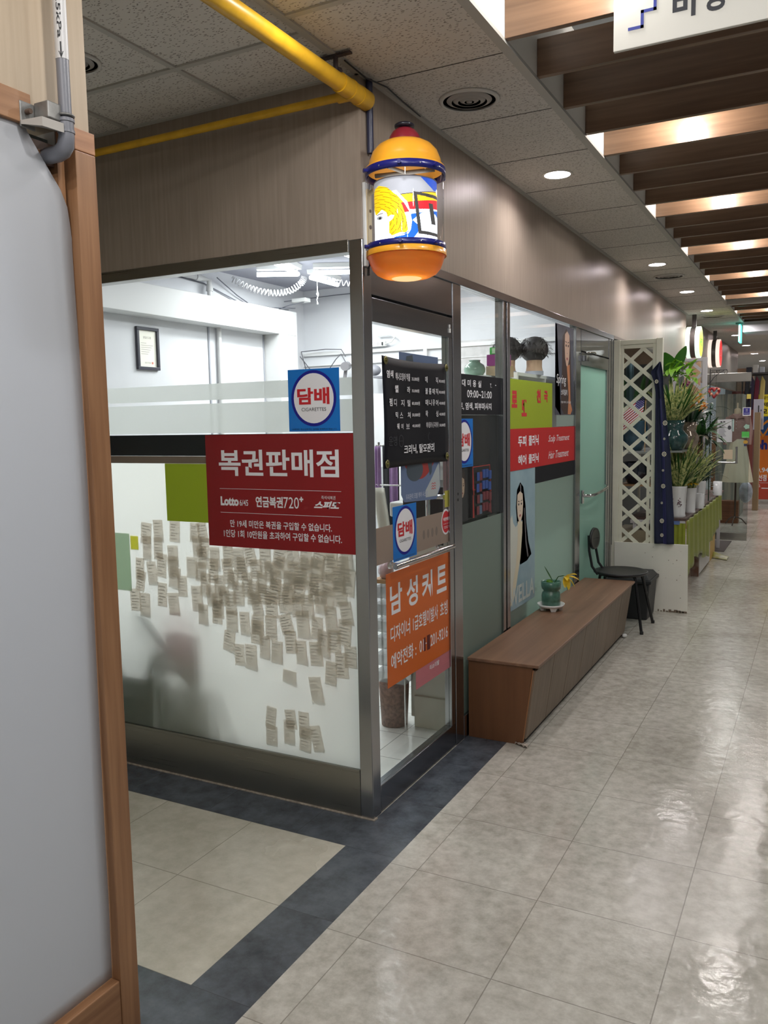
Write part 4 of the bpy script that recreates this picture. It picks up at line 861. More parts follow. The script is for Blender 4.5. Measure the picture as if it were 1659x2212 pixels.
def paint(X, Y):
    if inside((X, Y), DL) or inside((X, Y), SLIT): return 5
    if inside((X, Y), HAIR):
        rr_ = math.hypot((X - 330) * .8, Y - 1330); an = math.atan2(Y - 1330, X - 330); q = int(rr_ / 17)
        return 6 if rr_ / 17 % 1 < 0.24 and math.sin(an * 7 + q * 2.4) > 0.35 else 1
    if X < 480 and Y > 1190 and X > 320:
        if ((X - 375) / 34) ** 2 + ((Y - 1287) / 22) ** 2 < 1: return 5 if ((X - 378) / 15) ** 2 + ((Y - 1290) / 15) ** 2 < 1 else 7
        if abs(Y - (1252 - (X - 340) * 0.25)) < 5 and 340 < X < 410: return 6
        if abs((X - 400) - (Y - 1500) * -0.45) < 2.5 and 1490 < Y < 1560: return 7
        return 0
    if inside((X, Y), WHITEB): return 0
    if inside((X, Y), CONE): return 2 if inside((X, Y), TIP) else 0
    if inside((X, Y), BLUE1): return 2
    if Y > 1209 - (X - 700) * 0.04 and X > 700: return 0
    if X > 820 and Y < 985 and (X - 820) > (Y - 830) * 1.0: return 4
    yl = 1040 - (X - 600) * 0.10
    if Y < yl - 55: return 7
    if X > 560 and Y < yl + 0: return 7 if Y < yl - 8 else 5
    if X > 560:
        if Y < yl + 92: return 1
        if Y < yl + 205: return 3
    return 0
mb = MB(); na, nz = 300, 190
for j in range(nz + 1):
    for i in range(na + 1):
        a = va - 1.75 + 3.5 * i / na
        mb.v.append((LX + 0.116 * math.cos(a), LY + 0.116 * math.sin(a), 2.262 + 0.242 * j / nz))
for j in range(nz):
    for i in range(na):
        a = -1.75 + 3.5 * (i + .5) / na
        X = 662 + 352 * math.sin(a); Y = 1679 - 3277 * (0.242 * (j + .5) / nz) - 55 * math.cos(a)
        if abs(a) > PI / 2: X = 665 + (352 + 352 * (abs(a) - PI / 2)) * (1 if a > 0 else -1)
        k = j * (na + 1) + i
        mb.f.append([k, k + 1, k + na + 2, k + na + 1]); mb.m.append(paint(X, Y)); mb.sm.append(True)
E_ = lambda n, c, s: mat('backlit ' + n, c, 0.5, emit=s)
pm = [E_('white', (244, 248, 255), 1.25), E_('yellow', (248, 206, 20), 0.85), E_('blue', (10, 104, 214), 0.8), E_('red', (222, 34, 46), 0.75), E_('deep blue', (44, 92, 214), 0.5), mat('print grey line', (84, 82, 78), 0.5), mat('print ochre line', (140, 104, 20), 0.5), E_('pale grey', (196, 198, 204), 0.42)]
obj('printed_drum', mb, pm, t)
obj('drum_back', MB().lathe(LX, LY, [(0.115, 2.262), (0.115, 2.504)], 20, a0=va + 1.75, a1=va + 2 * PI - 1.75), E_('white', (244, 248, 255), 1.2), t)
lamp('light', (LX, LY, 2.21), 0.1, 0.5, (1, 0.8, 0.5), t)
br = MB().box(0.0, 0.012, 0.008, 0.055, 2.232, 2.545)
obj('back_plate', br, mat('white bracket', (206, 208, 206), 0.4), t, bevel=0.002)
br = MB().box(0.012, 0.02, 0.018, 0.045, 2.26, 2.52).tube([(0.01, 0.03, 2.50), (0.05, 0.012, 2.51)], 0.009, 8).tube([(0.01, 0.03, 2.275), (0.05, 0.012, 2.272)], 0.009, 8)
obj('bracket_arm', br, mat('cream bracket', (200, 180, 140), 0.5), t)
obj('bracket_screws', MB().tube([(0.018, 0.031, 2.44), (0.023, 0.031, 2.44)], 0.006, 8).tube([(0.018, 0.031, 2.38), (0.023, 0.031, 2.38)], 0.008, 8).tube([(0.018, 0.031, 2.32), (0.023, 0.031, 2.32)], 0.005, 8), mat('rusted bolt', (96, 78, 66)), t)
obj('power_cord', MB().tube([(0.05, -0.02, 2.235), (0.03, -0.01, 2.22), (0.012, 0.02, 2.20), (0.012, 0.03, 2.23)], 0.0035, 6), M_dark, t)

# ============================================================ BENCH, POT, CHAIR, BIN
M_benchtop = wood('worn brown bench top', (104, 76, 58), (142, 108, 84), 1.6, 'y', 0.42, 0.05, (0.2, 0.8))
M_benchend = wood('reddish bench end', (98, 63, 39), (122, 82, 52), 1.5, 'z', 0.5, 0.05, (0.2, 0.8))
M_benchfr = wood('grey brown bench front', (108, 92, 76), (128, 110, 92), 2.5, 'z', 0.5)
t = thing('storage_bench', (0.19, 2.2, 0), 'long low brown wooden storage bench under the shop windows', 'bench')
Y0, Y1 = 1.03, 3.40
obj('lid', MB().box(0.006, 0.385, Y0 - 0.012, Y1 + 0.012, 0.408, 0.424), M_benchtop, t, bevel=0.003)
e0 = [(0.008, Y0, 0.0), (0.298, Y0, 0.0), (0.350, Y0, 0.407), (0.008, Y0, 0.407)]
obj('side_panel', MB().prism(e0, [(a, Y0 + 0.02, c) for a, b_, c in e0]), M_benchend, t, bevel=0.001)
obj('side_panel', MB().prism([(a, Y1 - 0.02, c) for a, b_, c in e0], [(a, Y1, c) for a, b_, c in e0]), M_benchend, t, bevel=0.001)
n = 7; wdt = (Y1 - Y0) / n
for k in range(n):
    a, b_ = Y0 + k * wdt + 0.003, Y0 + (k + 1) * wdt - 0.003
    obj('front_panel', MB().prism([(0.302, a, 0.035), (0.302, b_, 0.035), (0.354, b_, 0.392), (0.354, a, 0.392)], [(0.314, a, 0.033), (0.314, b_, 0.033), (0.366, b_, 0.390), (0.366, a, 0.390)]), M_benchfr, t, bevel=0.0008)
obj('plinth', MB().box(0.02, 0.292, Y0 + 0.02, Y1 - 0.02, 0.0, 0.035), mat('bench plinth dark', (62, 56, 50), 0.6), t)
obj('inner_box', MB().prism([(0.02, Y0 + .02, 0.03), (0.298, Y0 + .02, 0.03), (0.345, Y0 + .02, 0.4), (0.02, Y0 + .02, 0.4)], [(0.02, Y1 - .02, 0.03), (0.298, Y1 - .02, 0.03), (0.345, Y1 - .02, 0.4), (0.02, Y1 - .02, 0.4)]), mat('bench inside', (58, 38, 24), 0.7), t)
obj('edge_strip', MB().prism([(0.299, Y0 - .001, 0.02), (0.303, Y0 - .001, 0.02), (0.356, Y0 - .001, 0.395), (0.351, Y0 - .001, 0.395)], [(0.299, Y0 + .003, 0.02), (0.303, Y0 + .003, 0.02), (0.356, Y0 + .003, 0.395), (0.351, Y0 + .003, 0.395)]), mat('bare edge wood', (160, 112, 74), 0.6), t)
sq = MB()
for a, b_, c, d_ in ((0.215, 0.315, 2.62, 2.625), (0.215, 0.315, 2.84, 2.845), (0.215, 0.218, 2.62, 2.845), (0.312, 0.315, 2.62, 2.845)): sq.box(a, b_, c, d_, 0.424, 0.4244)
obj('tape_mark', sq, mat('tape residue', (150, 126, 104), 0.5), t)
fp = MB().grid(lambda u, v: (0.262 + u * 0.075 - v * 0.01, 1.018 + v * 0.05 - u * 0.03, 0.004 + 0.012 * abs(math.sin(u * 9 + v * 5)) * (1 - 0.5 * v)), 10, 6, sm=False)
tag(obj('folded_paper', fp, mat('crumpled dirty paper', (170, 160, 150), 0.6, var=0.4, scale=60), solid=0.002), 'crumpled paper wedge under the front corner of the wooden bench', 'paper')
fp = MB().ball((0.325, 3.36, 0.014), (0.02, 0.03, 0.014), n=8, k=6)
tag(obj('paper_ball', fp, M_white), 'small white crumpled paper at the far foot of the bench', 'paper')
px, py = 0.088, 2.24; z = 0.424
t = thing('pot_saucer', (px, py, z), 'white footed plastic saucer on the bench under the green pot', 'saucer')
obj('dish', MB().lathe(px, py, [(0.03, z + 0.024), (0.07, z + 0.026), (0.084, z + 0.042), (0.087, z + 0.043), (0.074, z + 0.022), (0.03, z + 0.018)], 36), M_white, t)
for k in range(4):
    a = k * PI / 2 - 1.05; ca, sa = math.cos(a), math.sin(a)
    obj('foot', MB().prism([(px + .05 * ca - .014 * sa, py + .05 * sa + .014 * ca, z), (px + .05 * ca + .014 * sa, py + .05 * sa - .014 * ca, z), (px + .066 * ca + .014 * sa, py + .066 * sa - .014 * ca, z), (px + .066 * ca - .014 * sa, py + .066 * sa + .014 * ca, z)], [(px + .05 * ca - .022 * sa, py + .05 * sa + .022 * ca, z + .022), (px + .05 * ca + .022 * sa, py + .05 * sa - .022 * ca, z + .022), (px + .072 * ca + .022 * sa, py + .072 * sa - .022 * ca, z + .022), (px + .072 * ca - .022 * sa, py + .072 * sa + .022 * ca, z + .022)]), M_white, t)
M_gpot = mat('green celadon glaze', (70, 112, 96), 0.15, coat=0.6, var=0.15, scale=40)
zb = z + 0.026
t = thing('potted_lily', (px, py, zb), 'small dark green glazed pot with yellow flower standing on the bench', 'potted plant')
obj('pot', MB().lathe(px, py, [(0.055, zb), (0.06, zb + 0.006), (0.061, zb + 0.07), (0.057, zb + 0.088), (0.049, zb + 0.098), (0.049, zb + 0.104), (0.060, zb + 0.114), (0.063, zb + 0.13), (0.063, zb + 0.160), (0.058, zb + 0.162), (0.056, zb + 0.150)], 40), M_gpot, t)
obj('soil', MB().lathe(px, py, [(0.0, zb + 0.148), (0.057, zb + 0.148)], 24), mat('soil', (64, 46, 38), 0.9, var=0.3, scale=80), t)
obj('bulb_top', MB().ball((px - 0.01, py, zb + 0.157), (0.022, 0.02, 0.014), n=10, k=8), M_leafl, t)
zs = zb + 0.15
obj('leaf', MB().leaf((px + 0.01, py, zs + 0.01), (-0.5, 0, 0.75), 0.11, 0.026, -0.15), M_leaf, t)
fc = Vector((px + 0.105, py - 0.03, zs + 0.05))
obj('stem', MB().tube([(px + 0.02, py, zs), (px + 0.05, py - 0.01, zs + 0.045), (px + 0.085, py - 0.02, zs + 0.055), fc], 0.003, 6), M_leaf, t)
fm = MB()
for k in range(6):
    a = k * PI / 3
    dd = Vector((0.75, -0.45, -0.35)) + 1.0 * (math.cos(a) * Vector((0.2, 0.1, 0.98)) + math.sin(a) * Vector((-0.5, -0.85, 0.1)))
    fm.leaf(fc, dd, 0.085, 0.034, 0.35, fold=0.2)
obj('blossom', fm, mat('yellow petal', (238, 204, 52), 0.45, trans=0.3, var=0.12, scale=30), t)
obj('hanging_leaf', MB().leaf(fc + Vector((-0.01, 0, 0)), (0.25, 0, -1), 0.09, 0.02, 0.2), M_leaf, t)
# chair
t = thing('metal_chair', (0.25, 3.72, 0), 'black metal chair with round seat and low oval back beyond the bench', 'chair')
M_seat = mat('black vinyl seat', (30, 31, 34), 0.35, spec=0.5)
sc = (0.235, 3.62)
obj('seat', MB().lathe(sc[0], sc[1], [(0.0, 0.452), (0.16, 0.455), (0.195, 0.462), (0.205, 0.458), (0.203, 0.446), (0.19, 0.438), (0.0, 0.436)], 40), M_seat, t)
M_cf = mat('black enamel tube', (20, 21, 24), 0.3)
for a, b_ in (((0.36, 3.53, 0.44), (0.422, 3.50, 0.0)), ((0.37, 3.74, 0.44), (0.435, 3.90, 0.0)), ((0.10, 3.52, 0.44), (0.05, 3.50, 0.0)), ((0.09, 3.74, 0.44), (0.04, 3.88, 0.0))):
    m_ = [(a[0] - 0.03 * (1 if a[0] > .2 else -1), a[1], a[2]), (a[0], a[1], a[2] - 0.012), tuple(p * .85 + q * .15 for p, q in zip(a, b_)), b_]
    o = obj('leg', MB().tube(m_, 0.0115, 12), M_cf, t)
    obj('foot_cap', MB().tube([(b_[0], b_[1], 0.0), (b_[0], b_[1], 0.022)], 0.014, 10), M_dark, o)
bk = MB()
for s_ in (3.49, 3.70): bk.tube([(0.09, s_, 0.44), (0.045, s_, 0.50), (0.022, s_, 0.62), (0.018, s_, 0.74)], 0.010, 10)
obj('back_frame', bk, M_cf, t)
def bkf(u, v):
    a = u * 2 * PI; r = v
    return (0.038 - 0.012 * (1 - r * r) + 0.0 * a, 3.595 + 0.14 * r * math.cos(a), 0.705 + 0.085 * r * math.sin(a) - 0.01 * math.cos(a) * r)
obj('backrest', MB().grid(bkf, 32, 6), M_seat, t, solid=0.018)
obj('under_frame', MB().tube([(sc[0] + 0.15 * math.cos(a), sc[1] + 0.13 * math.sin(a), 0.43) for a in [2 * PI * k / 20 for k in range(21)]], 0.008, 8), M_cf, t)
# bin
t = thing('storage_bin', (0.25, 4.12, 0), 'dark grey plastic box with lid on the floor behind the chair', 'bin')
M_bin = mat('dark bin plastic', (44, 46, 48), 0.5)
def fr8(x0, x1, y0, y1, z0, X0, X1, Y0_, Y1_, z1): return MB().prism([(x0, y0, z0), (x1, y0, z0), (x1, y1, z0), (x0, y1, z0)], [(X0, Y0_, z1), (X1, Y0_, z1), (X1, Y1_, z1), (X0, Y1_, z1)])
obj('body', fr8(0.08, 0.375, 3.97, 4.28, 0.0, 0.06, 0.395, 3.95, 4.30, 0.30), M_bin, t, bevel=0.01)
obj('rim', fr8(0.045, 0.41, 3.935, 4.315, 0.30, 0.045, 0.41, 3.935, 4.315, 0.33), M_bin, t, bevel=0.006)
obj('lid', fr8(0.055, 0.40, 3.945, 4.305, 0.33, 0.09, 0.37, 3.98, 4.27, 0.37), M_bin, t, bevel=0.006)
obj('label', MB().fbox(YF(3.962), 0.235, 0.335, 0.165, 0.20, 0.0, 0.003), mat('bin label', (150, 156, 160), 0.5), t)

# ============================================================ SALON INTERIOR
M_tube = mat('lit tube', (246, 248, 255), 0.5, emit=14.0)
TL = [((-1.991, 2.06), (-1.74, 2.20), 'left fluorescent tube on the salon ceiling above the coiled cable'), ((-1.62, 1.72), (-1.74, 2.20), 'fluorescent tube crossing above the left tube near window top'),
      ((-1.62, 2.22), (-1.10, 2.47), 'right fluorescent tube beside the steel corner post on salon ceiling'), ((-1.74, 2.37), (-1.74, 2.75), 'lower right short fluorescent tube on salon ceiling'), ((-1.1, 0.9), (-1.1, 2.05), 'long fluorescent tube nearest the corner window top')]
for (a, b_, lb) in TL:
    A = Vector((a[0], a[1], 2.69)); B = Vector((b_[0], b_[1], 2.69)); c = (A + B) / 2; dv = (B - A); n_ = Vector((-dv.y, dv.x, 0)).normalized()
    t = thing('fluorescent_lamp', (c.x, c.y, 2.75), lb, 'ceiling light')
    obj('batten', MB().prism([A - n_ * .03 + Vector((0, 0, .03)), A + n_ * .03 + Vector((0, 0, .03)), B + n_ * .03 + Vector((0, 0, .03)), B - n_ * .03 + Vector((0, 0, .03))], [A - n_ * .035 + Vector((0, 0, .06)), A + n_ * .035 + Vector((0, 0, .06)), B + n_ * .035 + Vector((0, 0, .06)), B - n_ * .035 + Vector((0, 0, .06))]), M_white, t)
    obj('tube', MB().tube([A, B], 0.0155, 12), M_tube, t)
    lamp('light', (c.x, c.y, 2.665), dv.length, P_TUBE * (0.6 + dv.length * 0.4), (0.97, 0.98, 1.0), t, size_y=0.05, rot=(0, 0, math.atan2(dv.y, dv.x)))
t = thing('fluorescent_lamp', (-0.6, 2.3, 2.75), 'added fluorescent tube on the salon ceiling behind the wide window', 'ceiling light')  # extra tube, added to help light the salon
obj('tube', MB().tube([(-0.6, 1.8, 2.70), (-0.6, 2.9, 2.70)], 0.0155, 12), M_tube, t); obj('batten', MB().box(-0.63, -0.57, 1.8, 2.9, 2.72, 2.75), M_white, t)
lamp('light', (-0.6, 2.3, 2.665), 0.05, P_TUBE * 0.8, (0.97, 0.98, 1.0), t, size_y=1.1)
lamp('salon_fill_light', (-1.2, 0.5, 2.7), 0.9, P_TUBE * 0.8, (0.98, 0.98, 1.0), size_y=0.06)  # bare light without a fixture, added to brighten the salon
lamp('back_room_light', (-0.7, 3.85, 2.7), 0.8, 16.0, (1, 0.98, 0.95), size_y=0.06)
def coil(pts, n, r, rr):
    out = []; P_ = [Vector(p) for p in pts]
    for i in range(n * 12 + 1):
        k = i / (n * 12) * (len(P_) - 1); j = min(int(k), len(P_) - 2); f = k - j
        p0, p1, p2, p3 = P_[max(j - 1, 0)], P_[j], P_[j + 1], P_[min(j + 2, len(P_) - 1)]
        q = 0.5 * ((2 * p1) + (p2 - p0) * f + (2 * p0 - 5 * p1 + 4 * p2 - p3) * f * f + (3 * p1 - p0 - 3 * p2 + p3) * f ** 3)
        tn = (p2 - p1).normalized(); s_ = tn.cross(Vector((0, 0, 1))).normalized(); u_ = s_.cross(tn); a = i / 12 * 2 * PI
        out.append(q + r * (math.cos(a) * s_ + math.sin(a) * u_))
    return MB().tube(out, rr, 6)
M_coil = mat('coiled cable grey', (186, 186, 190), 0.5)
tag(obj('coiled_cable', coil([(-2.15, 1.98, 2.665), (-2.05, 2.05, 2.60), (-1.93, 2.12, 2.565), (-1.83, 2.2, 2.575), (-1.76, 2.26, 2.63), (-1.73, 2.27, 2.68)], 27, 0.021, 0.0036), M_coil), 'long sagging white coiled cable under the salon ceiling at left', 'cable')
tag(obj('coiled_cable', coil([(-1.60, 2.36, 2.66), (-1.48, 2.44, 2.635), (-1.36, 2.5, 2.63), (-1.2, 2.6, 2.66)], 13, 0.019, 0.0036), M_coil), 'short white coiled cable beside the steel corner post', 'cable')
tag(obj('pull_string', MB().tube([(-1.80, 2.55, 2.70), (-1.80, 2.55, 2.62), (-1.79, 2.55, 2.60), (-1.805, 2.55, 2.56), (-1.80, 2.55, 2.53)], 0.003, 6).ball((-1.80, 2.55, 2.60), 0.010, n=8, k=6).ball((-1.80, 2.55, 2.53), 0.007, n=8, k=6), M_white), 'knotted white pull string hanging from the salon ceiling', 'string')
tag(obj('router', MB().box(-2.2, -2.07, 2.80, 2.88, 2.60, 2.63), M_white, bevel=0.004), 'small white box near the salon ceiling corner', 'router')
cb = lambda pts, r=0.0035: MB().tube(pts, r, 6)
w_ = MB()
for pts in ([(-2.34, 1.3, 2.66), (-2.34, 1.9, 2.64), (-2.33, 2.3, 2.55), (-2.25, 2.6, 2.54), (-2.2, 2.85, 2.56)], [(-2.3, 2.0, 2.69), (-2.32, 2.25, 2.6), (-2.33, 2.4, 2.56)], [(-2.1, 2.83, 2.6), (-2.2, 2.75, 2.57), (-2.26, 2.7, 2.54), (-2.3, 2.9, 2.56)], [(-2.34, 2.9, 2.63), (-2.0, 3.18, 2.69), (-1.5, 3.18, 2.69)]): w_.tube(pts, 0.004, 6)
tag(obj('ceiling_wires', w_, mat('grey wires', (96, 98, 108), 0.5)), 'dark wires strung above the white soffit in the salon', 'cable')
t = thing('wall_pipe', (-2.3, 1.9, 2.6), 'white painted pipe with joints running above the salon soffit', 'pipe')
obj('pipe', MB().tube([(-2.31, 0.3, 2.665), (-2.31, 1.86, 2.665), (-2.29, 1.9, 2.655), (-2.29, 1.9, 2.53)], 0.018, 12), M_soffit, t)
obj('coupling', MB().tube([(-2.31, 1.55, 2.665), (-2.31, 1.6, 2.665)], 0.024, 12).tube([(-2.31, 1.78, 2.665), (-2.31, 1.83, 2.665)], 0.024, 12).tube([(-2.29, 1.9, 2.62), (-2.29, 1.9, 2.58)], 0.025, 12), M_soffit, t)
tag(obj('riser_pipe', MB().tube([(-2.325, 2.03, 0.02), (-2.325, 2.03, 2.34)], 0.017, 14), M_soffit), 'white vertical pipe on the salon wall right of the framed certificate', 'pipe')
t = thing('certificate', (-2.34, 1.31, 2.0), 'framed certificate on the white salon wall', 'picture frame')
XC = XF(-2.35)
b = MB()
for a in ((1.207, 1.409, 2.258, 2.278), (1.207, 1.409, 2.004, 2.024), (1.207, 1.227, 2.024, 2.258), (1.389, 1.409, 2.024, 2.258)): b.fbox(XC, *a, 0.002, 0.022)
obj('frame', b, mat('dark frame', (46, 46, 58), 0.4), t, bevel=0.002)
obj('certificate_paper', MB().fbox(XC, 1.227, 1.389, 2.024, 2.258, 0.004, 0.008), mat('cream certificate', (236, 234, 222), 0.6), t)
tx = MB(); text(tx, XC, '영업신고증', 1.272, 1.345, 2.205, 2.22, 0.0086)
for k in range(6): tx.fbox(XC, 1.25, 1.30 + 0.012 * (k * 5 % 6), 2.175 - k * 0.014, 2.177 - k * 0.014, 0.0082, 0.0086)
text(tx, XC, '종로구청장', 1.28, 1.335, 2.045, 2.055, 0.0086); obj('lettering', tx, mat('grey print', (120, 116, 110), 0.6), t)
obj('seal', MB().fbox(XC, 1.343, 1.357, 2.043, 2.057, 0.0082, 0.0086), mat('seal red', (210, 120, 100), 0.6), t)
# outlet strip, cables
t = thing('power_strip', (-1.6, 3.17, 2.24), 'white multi socket power strip on the wall trim seen through the glass door', 'power strip')
obj('body', MB().box(-1.72, -1.545, 3.14, 3.172, 2.245, 2.285), M_white, t, bevel=0.004)
for k in range(3): obj('socket', MB().ring(YF(3.139), -1.69 + k * 0.042, 2.265, 0.015, 0.015, 0.003, 0.0).disc(YF(3.1395), -1.69 + k * 0.042, 2.265, 0.004, 0.004, 0.0), mat('socket grey', (120, 122, 126), 0.5), t)
obj('switch', MB().box(-1.572, -1.560, 3.135, 3.14, 2.252, 2.278), M_dark, t)
obj('cord', MB().tube([(-1.545, 3.155, 2.265), (-1.49, 3.15, 2.275), (-1.46, 3.15, 2.31), (-1.5, 3.16, 2.335), (-1.62, 3.17, 2.33)], 0.006, 8), M_white, t)
w_ = MB()
for pts in ([(-2.33, 3.1, 2.2), (-2.2, 3.1, 2.05), (-2.1, 3.1, 2.02), (-1.98, 3.1, 2.16), (-1.93, 3.1, 2.20), (-1.88, 3.1, 2.12)], [(-2.33, 3.12, 2.24), (-2.25, 3.1, 2.0), (-2.15, 3.1, 1.98)], [(-2.33, 3.12, 2.24), (-2.1, 3.14, 2.25), (-1.95, 3.14, 2.24), (-1.9, 3.12, 2.18)], [(-1.70, 3.13, 2.24), (-1.69, 3.12, 2.15), (-1.65, 3.12, 2.10), (-1.66, 3.1, 2.05)]): w_.tube(pts, 0.004, 6)
tag(obj('wall_cables', w_, mat('dark grey cables', (90, 90, 96), 0.5)), 'loose dark cables looping on the salon back wall', 'cable')
tag(obj('hair_dryer', MB().tube([(-1.86, 3.08, 2.10), (-1.84, 3.0, 2.09)], 0.035, 14).tube([(-1.86, 3.06, 2.10), (-1.87, 3.05, 2.0)], 0.015, 10), mat('grey dryer', (120, 118, 122), 0.4)), 'grey hair dryer hooked on the back wall above the blue sticker', 'hair dryer')
t = thing('wall_fan', (-1.55, 3.05, 1.98), 'grey wall mounted appliance seen left of the price banner', 'appliance')
obj('body', MB().ball((-1.6, 3.05, 2.05), (0.06, 0.05, 0.045)), mat('grey appliance', (136, 136, 144), 0.4), t)
obj('arm', MB().box(-1.58, -1.40, 3.0, 3.12, 1.985, 2.0), mat('grey appliance arm', (110, 110, 116), 0.5), t)
tag(obj('wall_cabinet', MB().box(-1.6, -1.36, 2.95, 3.17, 1.28, 1.86), mat('pale cabinet', (214, 214, 216), 0.5), bevel=0.004), 'pale wall cabinet seen at the left edge of the glass door', 'cabinet')
tag(obj('stand_shelf', MB().box(-1.26, -1.08, 2.78, 3.18, 0.02, 1.598), M_white), 'white narrow cabinet carrying the small cardboard box inside the salon', 'cabinet')
tag(obj('cardboard_box', MB().box(-1.24, -1.1, 2.8, 3.0, 1.6, 1.78), mat('cardboard', (176, 150, 118), 0.7), bevel=0.003), 'small cardboard box beside the price banner inside the salon', 'box')
# towels on a drying rack behind the door glass
def cloth(x0, x1, y, z0, z1, amp, ph, skew=0.0):
    return MB().grid(lambda u, v: (x0 + (x1 - x0) * u + skew * (1 - v), y + amp * math.sin(u * 9 + ph) * (1 - 0.4 * v), z0 + (z1 - z0) * v + 0.03 * math.sin(u * 5 + ph) * (1 - v)), 14, 8)
M_pur = mat('lilac towel', (184, 148, 200), 0.85, var=0.06, scale=60)
for a in ((-0.60, -0.545, 1.35, 1.13, 1.50, 'lilac towel hanging nearest the banner corner behind the door glass'), (-0.55, -0.47, 1.42, 1.22, 1.48, 'wider lilac towel hanging behind the nearest lilac towel'), (-0.66, -0.63, 1.30, 1.25, 1.5, 'narrow lilac towel at the left edge of the glass door'), (-0.47, -0.42, 1.46, 1.24, 1.46, 'short lilac towel under the price banner')):
    tag(obj('towel', cloth(a[0], a[1], a[2], a[3], a[4], 0.012, a[0] * 20), M_pur, solid=0.004), a[5], 'towel')
tag(obj('towel', cloth(-0.67, -0.56, 1.40, 0.98, 1.50, 0.015, 1), mat('dark towel', (46, 48, 52), 0.9), solid=0.004), 'dark towel hanging between the lilac towels', 'towel')
tag(obj('towel', cloth(-0.66, -0.57, 1.24, 1.0, 1.27, 0.015, 2, 0.04), mat('off white towel', (222, 220, 210), 0.85), solid=0.004), 'off-white towel hanging low at the left edge of the door glass', 'towel')
tag(obj('towel', cloth(-0.53, -0.40, 1.5, 1.02, 1.36, 0.015, 3), mat('charcoal towel', (52, 54, 58), 0.9), solid=0.004), 'charcoal towel hanging behind the clear advert sheet', 'towel')
t = thing('drying_rack', (-0.5, 1.4, 0.02), 'thin metal drying rack holding the towels', 'rack')
obj('rail', MB().tube([(-0.72, 1.42, 1.5), (-0.3, 1.42, 1.5)], 0.006, 8).tube([(-0.7, 1.30, 1.28), (-0.4, 1.30, 1.28)], 0.005, 8), M_chrome, t)
obj('leg', MB().tube([(-0.70, 1.42, 0.02), (-0.70, 1.42, 1.52)], 0.008, 8), M_chrome, t)
obj('leg', MB().tube([(-0.32, 1.42, 0.02), (-0.32, 1.42, 1.52)], 0.008, 8), M_chrome, t)
# rolling trays and basket near the door
t = thing('tray_trolley', (-0.38, 0.98, 0.02), 'clear stacked tray trolley standing inside beside the glass door', 'trolley')
M_tray = mat('smoky clear plastic', (150, 156, 158), 0.15, alpha=0.55, spec=0.8)
for k in range(6): obj('tray', fr8(-0.46, -0.30, 0.90, 1.06, 0.27 + k * 0.09, -0.47, -0.29, 0.89, 1.07, 0.33 + k * 0.09), M_tray, t)
for xx in (-0.46, -0.295): obj('post', MB().tube([(xx, 0.9, 0.02), (xx, 0.9, 0.85)], 0.005, 8).tube([(xx, 1.06, 0.02), (xx, 1.06, 0.85)], 0.005, 8), M_chrome, t)
obj('shelf', MB().box(-0.47, -0.29, 0.89, 1.07, 0.80, 0.82), mat('tan shelf', (176, 136, 92), 0.5), t)
obj('bottle_pack', MB().ball((-0.42, 0.95, 0.86), (0.04, 0.05, 0.05), n=10, k=7), mat('plastic wrapped bundle', (206, 176, 182), 0.15, coat=0.6), t)
tag(obj('waste_basket', MB().lathe(-0.40, 0.98, [(0.055, 0.021), (0.07, 0.022), (0.082, 0.25), (0.078, 0.25), (0.066, 0.03), (0.0, 0.028)], 24), mat('brown mesh basket', (128, 100, 88), 0.6, var=0.3, scale=60)), 'brown plastic waste basket on the salon floor beside the door', 'basket')
t = thing('counter_cabinet', (-0.2, 1.15, 0.02), 'white painted counter base inside the glass door', 'cabinet')
obj('body', MB().box(-0.31, -0.06, 1.0, 1.5, 0.07, 1.0), mat('aged white cabinet', (214, 214, 204), 0.5, var=0.04, scale=5), t, bevel=0.003)
obj('plinth', MB().box(-0.285, -0.065, 0.985, 1.5, 0.02, 0.19), mat('aged white plinth', (204, 202, 190), 0.5), t, bevel=0.003)
tag(obj('black_cabinet', MB().box(-0.34, -0.06, 1.0, 1.5, 1.005, 1.3), mat('black cabinet', (30, 26, 28), 0.3)), 'black box standing on the white counter behind the door glass', 'box')
tag(obj('white_dispenser', MB().box(-0.50, -0.38, 1.15, 1.3, 1.12, 1.2), M_white, bevel=0.01), 'white plastic dispenser behind the blue door sticker', 'dispenser')
